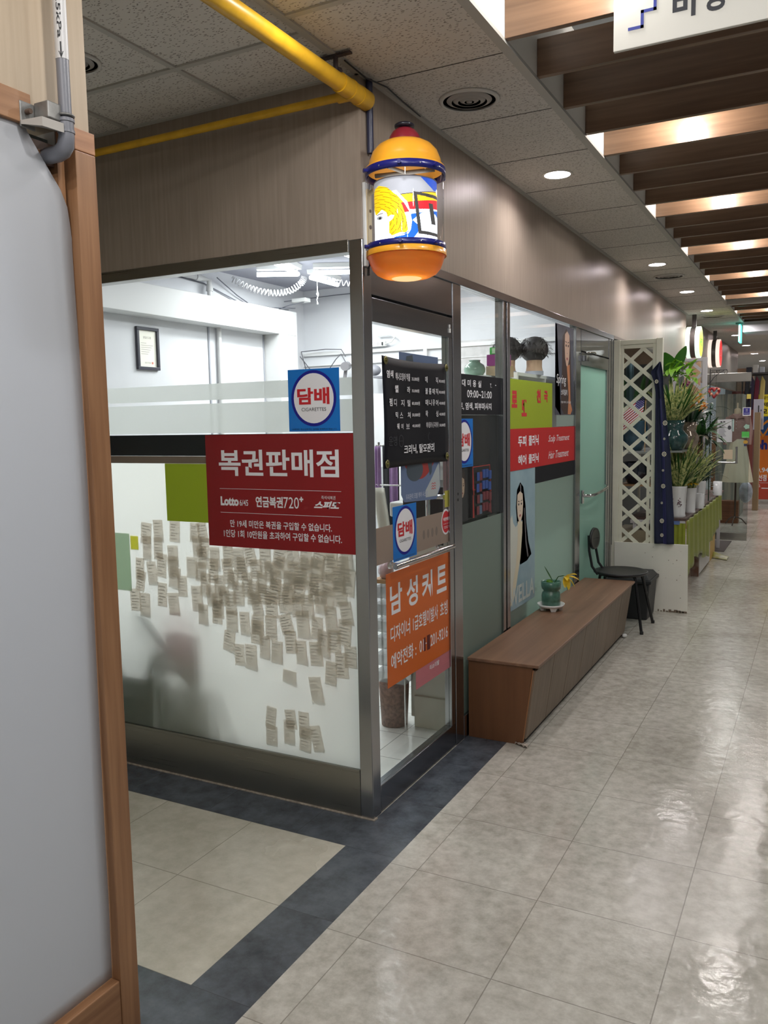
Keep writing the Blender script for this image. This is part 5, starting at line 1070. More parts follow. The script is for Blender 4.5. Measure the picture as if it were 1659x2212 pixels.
# cabinet with wigs, vase, boxes behind the side windows
t = thing('display_shelf', (-0.25, 2.5, 0.02), 'white display shelf behind the wide window carrying the wig heads', 'shelf')
obj('top', MB().box(-0.42, -0.07, 2.05, 3.1, 1.905, 1.925), M_white, t)
obj('back', MB().box(-0.42, -0.40, 2.05, 3.1, 1.3, 1.905), mat('tan shelf inside', (190, 170, 146), 0.6), t)
obj('divider', MB().box(-0.42, -0.07, 2.62, 2.64, 1.3, 1.905), M_white, t); obj('side', MB().box(-0.42, -0.07, 3.08, 3.1, 0.02, 1.905), M_white, t)
obj('leg', MB().box(-0.42, -0.07, 2.05, 2.07, 0.02, 1.905), M_white, t)
R = random.Random(5)
def wig(x, y, label):
    t = thing('wig_head', (x, y, 1.925), label, 'wig')
    mb = MB().ball((x, y, 2.09), (0.092, 0.092, 0.085), n=20, k=12)
    for k in range(150):
        a = R.uniform(0, 2 * PI); p = R.uniform(-0.5, 1.2)
        b_ = Vector((x + .085 * math.cos(a) * math.cos(p), y + .085 * math.sin(a) * math.cos(p), 2.09 + .08 * math.sin(p)))
        mb.leaf(b_, (math.cos(a) * .9, math.sin(a) * .9, R.uniform(-.6, .7)), R.uniform(.03, .055), 0.009, 0.9, seg=3)
    obj('hair', mb, mat('black hair', (34, 30, 30), 0.55, var=0.3, scale=60), t)
    obj('neck', MB().lathe(x, y, [(0.055, 1.95), (0.05, 1.98), (0.052, 2.05)], 20), mat('mannequin skin', (204, 166, 134), 0.5), t)
    obj('stand', MB().lathe(x, y, [(0.06, 1.925), (0.06, 1.95)], 20), mat('stand grey', (180, 184, 200), 0.4), t)
wig(-0.10, 2.48, 'mannequin head with short black wig, right one on the shelf'); wig(-0.25, 2.38, 'mannequin head with short black wig, left one partly hidden by mullion')
t = thing('side_counter', (-0.3, 1.7, 0.02), 'counter top behind the narrow window carrying the vase and boxes', 'counter')
obj('top', MB().box(-0.45, -0.07, 1.52, 2.04, 1.87, 1.885), M_white, t); obj('back', MB().box(-0.45, -0.43, 1.52, 2.04, 0.02, 1.87), M_white, t); obj('side', MB().box(-0.43, -0.07, 1.52, 1.54, 0.02, 1.87), M_white, t)
tag(obj('vase', MB().lathe(-0.25, 1.80, [(0.03, 1.886), (0.045, 1.89), (0.062, 1.92), (0.064, 1.94), (0.055, 1.962), (0.034, 1.975), (0.032, 1.985), (0.036, 1.99)], 32), mat('sage green vase', (126, 156, 138), 0.2, coat=0.4)), 'sage green round vase behind the narrow window', 'vase')
t = thing('tissue_box', (-0.13, 1.86, 1.9), 'green and white tissue pack stacked on the purple box', 'box')
obj('body', MB().box(-0.17, -0.07, 1.84, 1.9, 2.022, 2.062), mat('pack green', (86, 190, 90), 0.4), t); obj('pale_panel', MB().fbox(YF(1.8395), -0.155, -0.075, 2.027, 2.057, 0, 0.001), mat('pack pale', (206, 236, 196), 0.4), t)
tag(obj('purple_box', MB().box(-0.185, -0.07, 1.83, 1.93, 1.955, 2.02), mat('magenta purple box', (150, 62, 130), 0.4)), 'magenta purple box under the green tissue pack', 'box')
tag(obj('acrylic_tray', MB().box(-0.19, -0.06, 1.83, 1.95, 1.887, 1.953), mat('amber box', (196, 168, 120), 0.3, alpha=0.7)), 'amber clear tray under the purple box behind narrow window', 'tray')
tag(obj('wall_poster_bricks', MB().box(-1.0, -0.56, 3.185, 3.199, 1.9, 2.25), mat('brick paper', (206, 204, 204), 0.6, col2=(186, 184, 184), scale=20)), 'pale brick patterned paper on the back wall behind the wigs', 'wall panel')
# plants inside the frosted window
R = random.Random(8)
t = thing('floor_plant', (-1.42, 0.32, 0.02), 'dark green blurred planter behind the left end of the frosted window', 'potted plant')
obj('pot', fr8(-1.58, -1.21, 0.05, 0.35, 0.02, -1.62, -1.185, 0.035, 0.38, 0.46), mat('dark green planter', (44, 60, 48), 0.6), t)
mb = MB()
for k in range(22):
    a = R.uniform(0, 2 * PI); mb.leaf((-1.36, 0.22, 0.46), (math.cos(a) * .6, math.sin(a) * .35, R.uniform(.4, 1.3)), R.uniform(.2, .38), .06, .6)
obj('foliage', mb, M_leafd, t)
mb = MB().leaf((-1.10, 0.10, 0.66), (-0.75, 0, .65), 0.26, .10, .02).leaf((-1.22, 0.14, 0.50), (0.5, 0, 1), 0.26, .12, .2).leaf((-1.26, 0.16, 0.44), (0.25, 0, 1), .32, .11, .1).leaf((-1.3, 0.15, 0.46), (0.75, 0, .9), .3, .10, .2)
obj('leaf', mb, M_leafd, t)
tag(obj('pink_cloth', cloth(-1.12, -0.92, 0.10, 0.56, 0.76, 0.01, 1), mat('pink towel', (226, 160, 176), 0.8), solid=0.01), 'pink cloth blurred behind the frosted window', 'cloth')
tag(obj('low_cabinet', MB().box(-1.17, -0.84, 0.16, 0.5, 0.02, 0.58), mat('grey green cabinet', (150, 162, 152), 0.6)), 'grey cabinet blurred low behind the frosted window', 'cabinet')

# ============================================================ FLOWER STALL
M_lat = mat('cream lattice paint', (228, 227, 210), 0.5, var=0.04, scale=6)
M_lat2 = mat('grey white lattice paint', (206, 204, 208), 0.5)
def lattice(name, yy, x0, x1, z0, z1, fw, sp, m, label, slat=0.03, inner=True):
    F = YF(yy)
    t = thing(name, ((x0 + x1) / 2, yy, 0), label, 'lattice panel')
    obj('stile', MB().fbox(F, x0, x0 + fw, z0, z1, -0.03, 0.012), m, t, bevel=0.003)
    obj('stile', MB().fbox(F, x1 - fw, x1, z0, z1, -0.03, 0.012), m, t, bevel=0.003)
    obj('rail', MB().fbox(F, x0 + fw, x1 - fw, z1 - fw * .8, z1 - 0.004, -0.03, 0.010), m, t, bevel=0.003)
    a0, a1, b1 = x0 + fw, x1 - fw, z1 - fw * .8
    if inner:
        obj('inner_stile', MB().fbox(F, a0 + .001, a0 + .028, z0, b1, -.02, .006), m, t, bevel=.002); obj('inner_stile', MB().fbox(F, a1 - .028, a1 - .001, z0, b1, -.02, .006), m, t, bevel=.002)
        obj('inner_rail', MB().fbox(F, a0 + .028, a1 - .028, b1 - .032, b1 - .003, -.02, .004), m, t, bevel=.002); a0 += .028; a1 -= .028; b1 -= .032
    w = a1 - a0
    def strip(zs, up, d0, d1):
        # slat through (a0,zs) at about 42 degrees, clipped to the opening
        s = 0.9 if up else -0.9; pts = []
        lo, hi = z0, b1; h = slat * .68
        ts = []
        for k in range(41):
            x = a0 + w * k / 40; z = zs + s * (x - a0)
            if z - h < hi and z + h > lo: ts.append((x, max(lo, z - h), min(hi, z + h)))
        if len(ts) < 2: return
        poly = [(x, a) for x, a, b_ in ts] + [(x, b_) for x, a, b_ in ts[::-1]]
        obj('slat', MB().fprism(F, poly, d0, d1), m, t)
    z = z0 - w
    while z < b1 + w:
        strip(z, False, -.004, .0035); strip(z + sp * .45, True, -.013, -.0045); z += sp
    return t
lattice('lattice_panel', 4.36, 0.005, 0.402, 0.0, 2.288, 0.052, 0.185, M_lat, 'cream wooden lattice panel beside the frosted door and black chair')
tag(obj('pvc_pane', MB().box(0.06, 0.35, 4.385, 4.388, 1.78, 2.24), glass('hazy plastic pane', (205, 208, 206), 0.1, 0.1)), 'hazy plastic pane behind the top of the cream lattice', 'pane')
lattice('lattice_panel', 6.3, 0.18, 0.522, 0.727, 2.24, 0.045, 0.185, M_lat2, 'grey white lattice panel behind the flower stall under the round signs', inner=False)
o = obj('white_board', MB().prism([(0.03, 4.335, 0.0), (0.638, 4.33, 0.0), (0.638, 4.345, 0.0), (0.03, 4.35, 0.0)], [(0.03, 4.335, 0.578), (0.632, 4.33, 0.582), (0.632, 4.345, 0.582), (0.03, 4.35, 0.578)]), mat('chipped white board', (234, 232, 222), 0.45, var=0.04, scale=3), bevel=0.002)
tag(o, 'chipped white board leaning low against the cream lattice', 'board')
R = random.Random(2); mb = MB()
for k in range(16): u, v = R.uniform(.1, .6), R.uniform(.05, .55); mb.disc(YF(4.3290), u, v, R.uniform(.002, .006), R.uniform(.001, .004), 0.0003 + (0.638 - u) * .0, n=7)
for k in range(10): mb.fbox(YF(4.3285), .40 + k * .022, .41 + k * .025, .004, .01 + .018 * R.random(), 0, .0004)
child(o, 'chips', mb, mat('chip marks', (120, 104, 88), 0.7))
# navy cloth with flower motifs hung over the lattice
NP = [(0.585, .368, .525), (0.8, .365, .52), (1.38, .362, .478), (1.6, .36, .45), (1.85, .358, .42), (1.93, .345, .415), (1.97, .328, .414), (2.01, .315, .41), (2.05, .352, .402), (2.09, .386, .393)]
def navy(u, v):
    k = v * 9.9999; z0_ = 0.585 + v * (2.09 - 0.585)
    for a, b_ in zip(NP, NP[1:]):
        if z0_ <= b_[0] + 1e-6: break
    f = (z0_ - a[0]) / (b_[0] - a[0]); xl = a[1] + (b_[1] - a[1]) * f; xr = a[2] + (b_[2] - a[2]) * f
    return (xl + (xr - xl) * u, 4.322 - 0.010 * math.sin(u * 11 + v * 2) - 0.012 * (1 - v) - 0.01, z0_)
o = tag(obj('navy_cloth', MB().grid(navy, 24, 60), mat('navy cloth', (24, 32, 60), 0.8, var=0.15, scale=10), solid=0.003), 'long navy cloth with small white flower motifs draped on the cream lattice', 'cloth')
child(o, 'blue_fold', MB().grid(lambda u, v: (navy(.44 + .2 * u, v * .8)[0], navy(.44 + .2 * u, v * .8)[1] - .0035, navy(.44 + .2 * u, v * .8)[2]), 6, 24), mat('indigo stripe cloth', (50, 50, 96), 0.8))
mb = MB()
for px_, pz_, pr_ in ((.44, 1.59, 1.25), (.437, 1.335, 1.25), (.434, 1.07, 1.15), (.428, .78, 1.15), (.367, 1.93, 1), (.436, 1.46, .6), (.43, 1.20, .6), (.425, .93, .6), (.43, .66, .9)):
    for k in range(8):
        a = 2 * PI * k / 8; mb.disc(YF(4.288), px_ + .0115 * pr_ * math.cos(a), pz_ + .013 * pr_ * math.sin(a), .0045 * pr_, .0045 * pr_, 0, n=7)
    mb.ring(YF(4.288), px_, pz_, .006 * pr_, .006 * pr_, .003 * pr_, .0002, n=10)
child(o, 'flower_motifs', mb, mat('cream motif', (214, 208, 190), 0.8))
# table with skirt
t = thing('flower_table', (0.3, 6.6, 0), 'long dark-topped flower stall table along the corridor', 'table')
obj('tabletop', MB().box(0.02, 0.522, 5.0, 8.25, 0.70, 0.725), wood('dark table top', (74, 56, 54), (104, 84, 78), 3, 'y', 0.4), t, bevel=0.002)
obj('front_rail', MB().box(0.03, 0.515, 5.002, 5.03, 0.665, 0.70), M_lat2, t)
M_leg = mat('scuffed table leg', (188, 182, 174), 0.6, col2=(120, 84, 66), scale=5)
for xx, yy in ((0.40, 5.02), (0.05, 5.02), (0.05, 8.15), (0.46, 8.15)): obj('leg', MB().box(xx, xx + .035, yy, yy + .035, 0, .70), M_lat2, t)
obj('side_board', MB().box(0.43, 0.505, 6.10, 6.14, 0.0, 0.70), M_leg, t); obj('side_board', MB().box(0.505, 0.512, 6.12, 7.0, 0.03, 0.70), mat('white side sheet', (208, 206, 204), 0.5), t)
def skirt(u, v):
    y = 5.0 + u * 2.9; zb_ = 0.18 + 0.10 * math.sin(u * 7) * (u < .6) + (0.28 * max(0, (u - .45)) * 1.6) + 0.02 * math.sin(u * 43)
    return (0.528 + 0.010 * math.sin(u * 60) + 0.012 * (1 - v), y, zb_ + v * (0.705 - zb_))
o = tag(obj('green_skirt', MB().grid(skirt, 150, 10), mat('olive green plastic skirt', (148, 158, 52), 0.35, trans=0.15, var=0.08, scale=10), solid=0.002), 'ragged olive green plastic skirt hanging from the flower stall table', 'table skirt')
def sk2(u, v): return (0.40 + 0.12 * u, 4.992 + 0.006 * math.sin(u * 20), 0.12 + v * (0.56))
child(o, 'front_flap', MB().grid(sk2, 14, 6), mat('olive green plastic skirt', (148, 158, 52)))
tag(obj('tape_roll', MB().box(0.42, 0.47, 4.985, 4.998, 0.668, 0.70), mat('shiny blue tape', (120, 150, 220), 0.1, 0.5)), 'shiny bluish tape patch on the front corner of the stall table', 'tape')
tag(obj('yellow_carton', MB().box(0.40, 0.50, 7.1, 7.6, 0.0, 0.42), mat('yellow carton', (206, 170, 92), 0.6), bevel=0.004), 'yellow carton standing under the far end of the green skirt', 'box')
def rag(u, v): return (0.50 + 0.17 * u, 7.35 + 0.25 * v - 0.1 * u, 0.003 + 0.055 * math.sin(PI * v) * (1 - u) ** .8 + .004)
tag(obj('green_rag', MB().grid(rag, 10, 8), mat('olive rag', (150, 152, 50), 0.4, col2=(200, 200, 190), scale=9), solid=0.004), 'crumpled olive green plastic rag on the floor beside the stall', 'rag')
def pot(name, x, y, z, r, h, label, m=None, kind='flare', plant=None, cat='potted plant', seed=1):
    t = thing(name, (x, y, z), label, cat); m = m or M_porcelain
    if kind == 'flare': pr = [(r * .80, z), (r * .86, z + h * .04), (r * .8, z + h * .1), (r * .84, z + h * .5), (r * .95, z + h * .93), (r, z + h), (r * .92, z + h), (r * .85, z + h * .9), (0, z + h * .88)]
    elif kind == 'jar': pr = [(r * .6, z), (r * .75, z + h * .05), (r, z + h * .35), (r * .95, z + h * .5), (r * .66, z + h * .66), (r * .64, z + h * .75), (r * .8, z + h), (r * .72, z + h * .98), (r * .58, z + h * .8), (0, z + h * .78)]
    elif kind == 'bowl': pr = [(r * .5, z), (r * .62, z + h * .05), (r * .95, z + h * .45), (r, z + h * .7), (r * .9, z + h * .95), (r * .93, z + h), (r * .85, z + h), (r * .8, z + h * .9), (0, z + h * .88)]
    else: pr = [(r, z), (r, z + h), (r * .9, z + h), (r * .9, z + h * .9), (0, z + h * .9)]
    obj('pot', MB().lathe(x, y, pr, 28), m, t)
    R = random.Random(seed)
    if plant:
        for (nm, mm, n_, L0, L1, wd, dr, up, off) in plant:
            mb = MB()
            for k in range(n_):
                a = R.uniform(0, 2 * PI); s_ = R.uniform(.15, 1) * off
                mb.leaf((x + r * .45 * math.cos(a), y + r * .45 * math.sin(a), z + h * .86), (math.cos(a) * s_, math.sin(a) * s_, up * R.uniform(.7, 1.2)), R.uniform(L0, L1), wd * R.uniform(.8, 1.2), dr * R.uniform(.4, 1.3), seg=7, twist=R.uniform(-.5, .5))
            obj(nm, mb, mm, t)
    return t
T0 = 0.725
V = M_variegated
t = pot('potted_grass', 0.435, 5.12, T0, 0.078, 0.285, 'white porcelain pot with purple motif and variegated grass at front of table', plant=[('foliage', V, 95, .26, .52, .026, .5, 1.0, .6), ('inner_foliage', M_leaf, 50, .2, .42, .022, .5, 1.1, .5)], seed=3)
mb = MB()
for k in range(3): mb.ball((0.40, 5.045 - .006 * k * 0, T0 + .10 + k * .035), (.004, .003, .004), n=8, k=6)
R = random.Random(4)
for k in range(26): a = R.gauss(0, 1) * .012; mb.ball((0.452 + a, 5.052 + abs(a) * .1, T0 + .135 + R.gauss(0, 1) * .018), (.004, .0025, .004), n=6, k=4)
obj('purple_motif', mb, mat('purple ink', (88, 30, 52), 0.4), t)
pot('potted_grass', 0.485, 5.52, T0, 0.06, 0.24, 'second white porcelain pot on the stall table with gold bow and grass', plant=[('foliage', V, 60, .28, .48, .024, .5, 1, .6), ('inner_foliage', M_leaf, 36, .2, .4, .022, .5, 1.1, .5)], seed=5)
tag(obj('dark_stick', MB().tube([(0.43, 5.32, T0), (0.425, 5.33, T0 + .12), (0.445, 5.34, T0 + .22)], .013, 8), M_dark), 'dark curved stem standing between the two white porcelain pots', 'ornament')
mb = MB()
for k in range(14): a = k * 2.4; mb.leaf((0.475, 5.48, T0 + .27), (math.cos(a), math.sin(a), .5), .10, .03, .6, seg=5)
tag(obj('gold_bow', mb, mat('gold ribbon', (222, 180, 40), 0.2, 0.4), solid=0.001), 'shiny gold ribbon bow on the second porcelain pot', 'ribbon')
pot('potted_orchid', 0.515, 5.95, T0, 0.045, 0.15, 'small white cup-shaped pot with orange stick on the stall table', kind='cyl', seed=6)
pot('potted_grass', 0.49, 6.17, T0, 0.062, 0.26, 'tall white porcelain pot on saucer behind the small cup-shaped pot', plant=[('foliage', M_leafd, 40, .2, .38, .016, .6, 1, .6)], seed=7)
pot('potted_grass', 0.42, 6.9, T0, 0.05, 0.18, 'white pot at the far end of the stall table with dark grass', plant=[('foliage', M_leafd, 60, .25, .45, .014, .7, 1, .6)], seed=8)
pot('potted_plant', 0.525, 7.5, T0, 0.05, 0.16, 'last white pot at the end of the stall table', kind='cyl', seed=9)
# upper shelf with glazed jars
t = thing('flower_shelf', (0.3, 5.2, 0), 'glass-topped upper shelf of the flower stall carrying the glazed jars', 'shelf')
obj('shelf_board', MB().box(-0.05, 0.50, 4.85, 5.75, 1.325, 1.34).box(-0.05, 0.27, 4.58, 4.85, 1.325, 1.34), mat('grey shelf edge', (130, 134, 132), 0.3), t)
obj('shelf_board', MB().box(-0.05, 0.36, 4.85, 5.75, 1.02, 1.035), wood('tan shelf wood', (150, 112, 76), (176, 138, 98), 3, 'x'), t)
for xx, yy in ((-0.04, 4.62), (0.30, 5.70), (-0.04, 5.70), (0.24, 4.62)): obj('leg', MB().box(xx, xx + .022, yy, yy + .022, .726 if xx == .30 else 0, 1.33), M_lat, t)
t = pot('glazed_jar', 0.40, 5.02, 1.34, 0.125, 0.27, 'dark green glazed jar with variegated grass right of the navy cloth', M_celadon, 'jar', [('foliage', V, 105, .25, .48, .030, .6, 1.1, .6), ('inner_foliage', M_leaf, 60, .2, .42, .026, .5, 1.1, .5)], seed=12)
pot('glazed_jar', 0.47, 5.36, 1.34, 0.105, 0.25, 'grey and bronze glazed jar behind the dark green jar', mat('bronze glaze', (136, 122, 108), 0.15, 0.3, var=0.3, scale=18, coat=.5), 'jar', [('foliage', M_leafd, 24, .15, .3, .05, .6, .8, .8)], seed=13)
pot('glazed_jar', 0.06, 4.95, 1.34, 0.135, 0.27, 'glossy blue green jar behind the cream lattice', mat('blue green glaze', (40, 74, 92), 0.08, var=.3, scale=14, coat=.8), 'bowl', [('foliage', M_leaf, 14, .3, .5, .05, .3, 1.4, .4)], seed=14)
pot('glazed_jar', 0.07, 5.0, 1.035, 0.12, 0.2, 'dark blue bowl on the lower shelf behind the cream lattice', mat('dark blue glaze', (30, 40, 58), 0.1, coat=.8), 'bowl', seed=15)
pot('tall_vase', 0.455, 5.68, 1.34, 0.042, 0.24, 'tall plain white square-shouldered vase behind the bronze jar', kind='cyl', plant=[('foliage', M_leafd, 10, .12, .25, .05, .5, .8, 1)], seed=16)
pot('tall_vase', 0.50, 5.95, 1.24, 0.04, 0.20, 'brown wrapped pot with cream ribbon and long broad leaves', m=mat('brown wrap', (132, 100, 70), .6), kind='cyl', plant=[('foliage', M_leaf, 16, .25, .42, .055, .6, .7, .9)], seed=17)
tag(obj('white_ribbon', MB().leaf((0.50, 5.90, 1.43), (.6, -.3, .6), .13, .07, 1.2).leaf((0.49, 5.90, 1.43), (-.6, -.3, .5), .10, .06, 1.2), mat('cream ribbon', (222, 212, 190), .6), solid=.002), 'cream ribbon tied on the brown wrapped pot', 'ribbon')
tag(obj('pot_stand', MB().box(0.40, 0.56, 5.8, 6.1, 1.22, 1.24).box(0.47, 0.49, 5.94, 5.96, 0.725, 1.22), M_lat2), 'slender stand under the brown wrapped pot', 'stand')
# flowers above
def blooms(name, cx, cy, cz, spread, n, r, m, label, seed):
    R = random.Random(seed); t = thing(name, (cx, cy, cz), label, 'flowers')
    for k in range(n):
        c = Vector((cx + R.gauss(0, spread), cy + R.gauss(0, spread), cz + R.gauss(0, spread * .8))); mb = MB()
        for q in range(5):
            a = q * 2 * PI / 5 + R.random(); mb.leaf(c, (0.3 + math.cos(a) * .9, -.5 + math.cos(a) * .3, math.sin(a)), r, r * .8, .3, seg=4, fold=.25)
        obj('blossom', mb, m, t)
    st = MB()
    for k in range(5): st.tube([(cx - .03 + .01 * k, cy, cz - .3), (cx - .02 + .012 * k, cy, cz - .12), (cx + R.gauss(0, spread), cy, cz)], .003, 5)
    obj('stem', st, M_leaf, t); return t
blooms('orange_orchid', 0.525, 5.42, 1.735, .045, 13, .040, mat('orange petal', (232, 158, 60), .5, trans=.3, var=.15, scale=30), 'orange orchid blooms right of the variegated grass', 21)
blooms('yellow_orchid', 0.42, 5.35, 1.82, .03, 5, .032, mat('yellow orchid petal', (226, 200, 84), .5, trans=.3), 'yellow orchid blooms among the upper variegated grass', 22)
blooms('purple_orchid', 0.425, 5.5, 1.94, .018, 6, .030, mat('magenta petal', (152, 62, 122), .5, trans=.3), 'small magenta orchid bloom below the light green leaves', 23)
def leaves(name, cx, cy, cz, specs, m, label):
    t = thing(name, (cx, cy, cz), label, 'foliage'); 
    for q in specs: obj('leaf', MB().leaf((cx + q[0], cy + q[1], cz + q[2]), q[3], q[4], q[5], q[6], seg=8), m, t)
    obj('stem', MB().tube([(cx, cy, cz - (1.024 if name == 'climbing_vine' else .3)), (cx, cy, cz + .02)], .006, 6), m, t); return t
leaves('broad_leaf_plant', 0.33, 5.25, 2.02, [(-.02, 0, 0.03, (-.15, -.3, 1), .19, .17, .1), (.05, 0, .03, (.35, -.25, 1), .25, .14, .1), (0.02, .05, 0, (.1, .5, 1), .2, .12, .1)], mat('broad leaf', (56, 112, 34), .3, trans=.2, coat=.3, var=.2, scale=4), 'broad dark green leaves at the top of the stall beside the cream lattice')
R = random.Random(31); sp = []
for k in range(34): a = R.uniform(0, 2 * PI); sp.append((R.uniform(-.11, .12), -.03, R.uniform(-.05, .07), (math.cos(a), -.5 + math.sin(a) * .3, math.sin(a) * .5 + .3), R.uniform(.09, .15), .05, .5))
leaves('light_green_foliage', 0.40, 5.2, 2.04, sp, M_leafl, 'light green leafy cluster under the broad dark leaves')
R = random.Random(32); sp = []
for k in range(34): a = R.uniform(0, 2 * PI); sp.append((R.uniform(-.02, .10), R.uniform(-.1, .1), R.uniform(-.3, .12), (math.cos(a) * .8, math.sin(a) * .4, R.uniform(-.3, .8)), R.uniform(.09, .2), .03, .6))
leaves('dark_foliage', 0.53, 5.9, 1.62, sp, M_leafd, 'dark green leafy foliage in front of the grey white lattice')
leaves('long_leaf_plant', 0.56, 6.0, 1.44, [(0, 0, 0, (1.0, 0, .75), .30, .05, .12), (0, 0, 0, (.5, -.3, 1), .24, .06, .2), (-.02, 0, 0, (-.1, -.3, 1), .26, .06, .2), (0, 0, 0, (.9, -.3, .2), .26, .05, .7), (.02, 0, -.02, (.7, -.3, -.3), .24, .05, .5)], M_leaf, 'plant with long pointed green leaves reaching over the corridor')
R = random.Random(33); sp = []
for k in range(34): sp.append((R.uniform(-.015, .015), 0, -k * .03, (R.choice((-1, 1)), -.4, R.uniform(-.3, .5)), .05, .03, .5))
leaves('climbing_vine', 0.512, 6.75, 1.75, sp, M_leafd, 'thin dark climbing vine standing on the stall table in front of the shop door glass')
# small flag behind the lattice
t = thing('small_flag', (0.13, 4.55, 1.2), 'small striped flag with starred blue canton behind the cream lattice', 'flag')
FA = Vector((0.222, 4.60, 1.835)); U_ = Vector((-0.19, 0, -0.155)); V_ = Vector((-0.02, 0, -0.17))
def flg(u, v, d=0.0): q = FA + U_ * u + V_ * v; return (q.x, q.y - d + .01 * math.sin(u * 5 + v * 3), q.z)
for k in range(13): obj('stripe', MB().grid(lambda u, v: flg(u, (k + v) / 13), 8, 1), M_wink if k % 2 else mat('flag red', (168, 34, 48), .7), t)
obj('canton', MB().grid(lambda u, v: flg(u * .42, v * .54, .0015), 4, 4), mat('flag blue', (52, 44, 120), .7), t)
mb = MB()
for i in range(6):
    for j in range(5): mb.disc(lambda a, b_, d=0: flg(a, b_, .003), .035 + i * .068, .05 + j * .105, .016, .022, 0, n=5)
obj('stars', mb, M_wink, t)
obj('flag_pole', MB().tube([(0.225, 4.61, 1.85), (0.222, 4.61, 1.341)], .004, 6), mat('pale stick', (190, 160, 120), .6), t)
tag(obj('blue_cloth', MB().grid(lambda u, v: (0.04 + .06 * u, 4.7 + .01 * math.sin(u * 9), 1.62 + .5 * v), 8, 4), mat('teal grey cloth', (72, 98, 110), .8), solid=.003), 'teal grey cloth hanging behind the upper left of the cream lattice', 'cloth')
tag(obj('stall_carton', MB().box(-0.1, 0.36, 5.0, 5.4, 0.02, 0.60), mat('aged carton', (150, 140, 118), .7, var=.1)), 'aged carton stored behind the bottom of the cream lattice', 'box')

# ============================================================ FARTHER ALONG THE CORRIDOR
M_glow = lambda n, c, s: mat('glow ' + n, c, .4, emit=s)
def round_sign(x, y, z, r, label, rim, facec, facee, logo):
    t = thing('round_sign', (x, y, 2.94), label, 'sign')
    obj('hanger', MB().box(x - .022, x + .022, y - .022, y + .022, z + r - .01, 2.94), mat('dark hanger', (92, 86, 84), .4, .5), t)
    def puck(x0, x1, rr, n=40): 
        a = [(x0, y + rr * math.cos(2 * PI * k / n), z + rr * math.sin(2 * PI * k / n)) for k in range(n)]; return MB().prism(a, [(x1, p[1], p[2]) for p in a])
    return t, puck
def rsign(x, y, z, r, label, rimc, facec, body, textc):
    t = thing('round_sign', (x, y, 2.94), label, 'sign')
    def puck(y0, y1, rr, n=48):
        return None
    def disc(d0, d1, rr, n=48):
        a = [(x + d0, y + rr * math.cos(2 * PI * k / n), z + rr * math.sin(2 * PI * k / n)) for k in range(n)]; return MB().prism(a, [(x + d1, p[1], p[2]) for p in a])
    obj('hanger', MB().box(x - .025, x + .025, y - .025, y + .025, z + r - .02, 2.94), mat('dark hanger', (92, 86, 84), .4, .5), t)
    obj('middle_band', disc(-.03, .03, r * .97), mat('dark band', (110, 102, 98), .35, .6), t)
    obj('left_rim', disc(-.085, -.03, r), rimc, t, bevel=.006); obj('right_rim', disc(.03, .085, r), rimc, t, bevel=.006)
    obj('face', disc(.085, .087, r * .93), facec, t)
    mb = MB(); text(mb, XF(x + .0885), body, y - r * .5, y + r * .5, z - r * .25, z + r * .25, 0, off=.02); obj('lettering', mb, textc, t)
rsign(0.085, 8.62, 2.59, 0.20, 'hanging round sign with glowing white rims and green yellow face', M_glow('pale green', (226, 246, 230), 0.95), M_glow('lime yellow', (214, 230, 70), .9), '꽃집', M_glow('green', (90, 200, 60), .6))
rsign(0.085, 10.95, 2.60, 0.21, 'hanging round sign with glowing white rims and red face', M_glow('warm white', (250, 230, 216), 0.95), M_glow('red', (232, 40, 40), .9), '옷집', M_wink)
t = thing('exit_sign', (0.52, 10.0, 2.94), 'green glowing emergency exit sign hanging edge-on from the ceiling', 'sign')
obj('mount', MB().box(0.46, 0.56, 9.93, 10.07, 2.92, 2.94), mat('exit mount', (90, 110, 104), .5), t); obj('lit_panel', MB().box(0.505, 0.53, 9.87, 10.13, 2.665, 2.91), M_glow('aqua', (110, 240, 220), 1.3), t, bevel=.004)
struct('trim_18', MB().box(0.5685, 3.4, 7.55, 7.62, 2.90, 2.98), M_bar); struct('trim_19', MB().box(0.56, 3.4, 9.9, 10.5, 2.80, 2.94), mat('pale beam', (214, 212, 220), .6))
# open glass shop door with stickers
t = thing('open_glass_door', (0.53, 9.0, 0), 'open glass shop door with steel rails standing across the corridor side', 'door')
obj('pane', MB().box(0.17, 0.748, 9.0, 9.012, 0.10, 2.085), glass('door glass grey', (226, 232, 232), .12, .02), t)
obj('top_rail', MB().box(0.15, 0.75, 8.985, 9.025, 2.085, 2.20), M_ssx, t, bevel=.003); obj('bottom_rail', MB().box(0.15, 0.745, 8.985, 9.025, 0.0, 0.10), M_ssx, t, bevel=.003)
obj('handle', MB().tube([(0.33, 8.95, 1.035), (0.60, 8.95, 1.03)], .012, 10).tube([(0.60, 8.95, 1.02), (0.60, 8.93, 1.24)], .014, 10).tube([(0.60, 8.95, 1.03), (0.60, 9.0, 1.03)], .012, 8), M_chrome, t)
YD = YF(8.998)
def dsticker(name, u0, u1, v0, v1, m, label, cat='sticker'): return tag(obj(name, MB().fbox(YD, u0, u1, v0, v1, 0, .003), m), label, cat)
o = dsticker('notice_paper', .352, .535, 1.30, 1.60, mat('white notice paper', (218, 220, 224), .6), 'white printed notice paper on the open shop door glass', 'paper notice')
mb = MB()
for k in range(9): mb.fbox(YD, .365, .44 + .01 * (k % 3), 1.525 - k * .018, 1.53 - k * .018, .0032, .0036)
mb.disc(YD, .40, 1.565, .014, .010, .0036, n=16).disc(YD, .435, 1.567, .014, .009, .0036, n=16).disc(YD, .50, 1.49, .022, .028, .0036, n=16).disc(YD, .395, 1.36, .026, .022, .0036, n=9); child(o, 'print', mb, mat('notice ink', (70, 70, 76), .6))
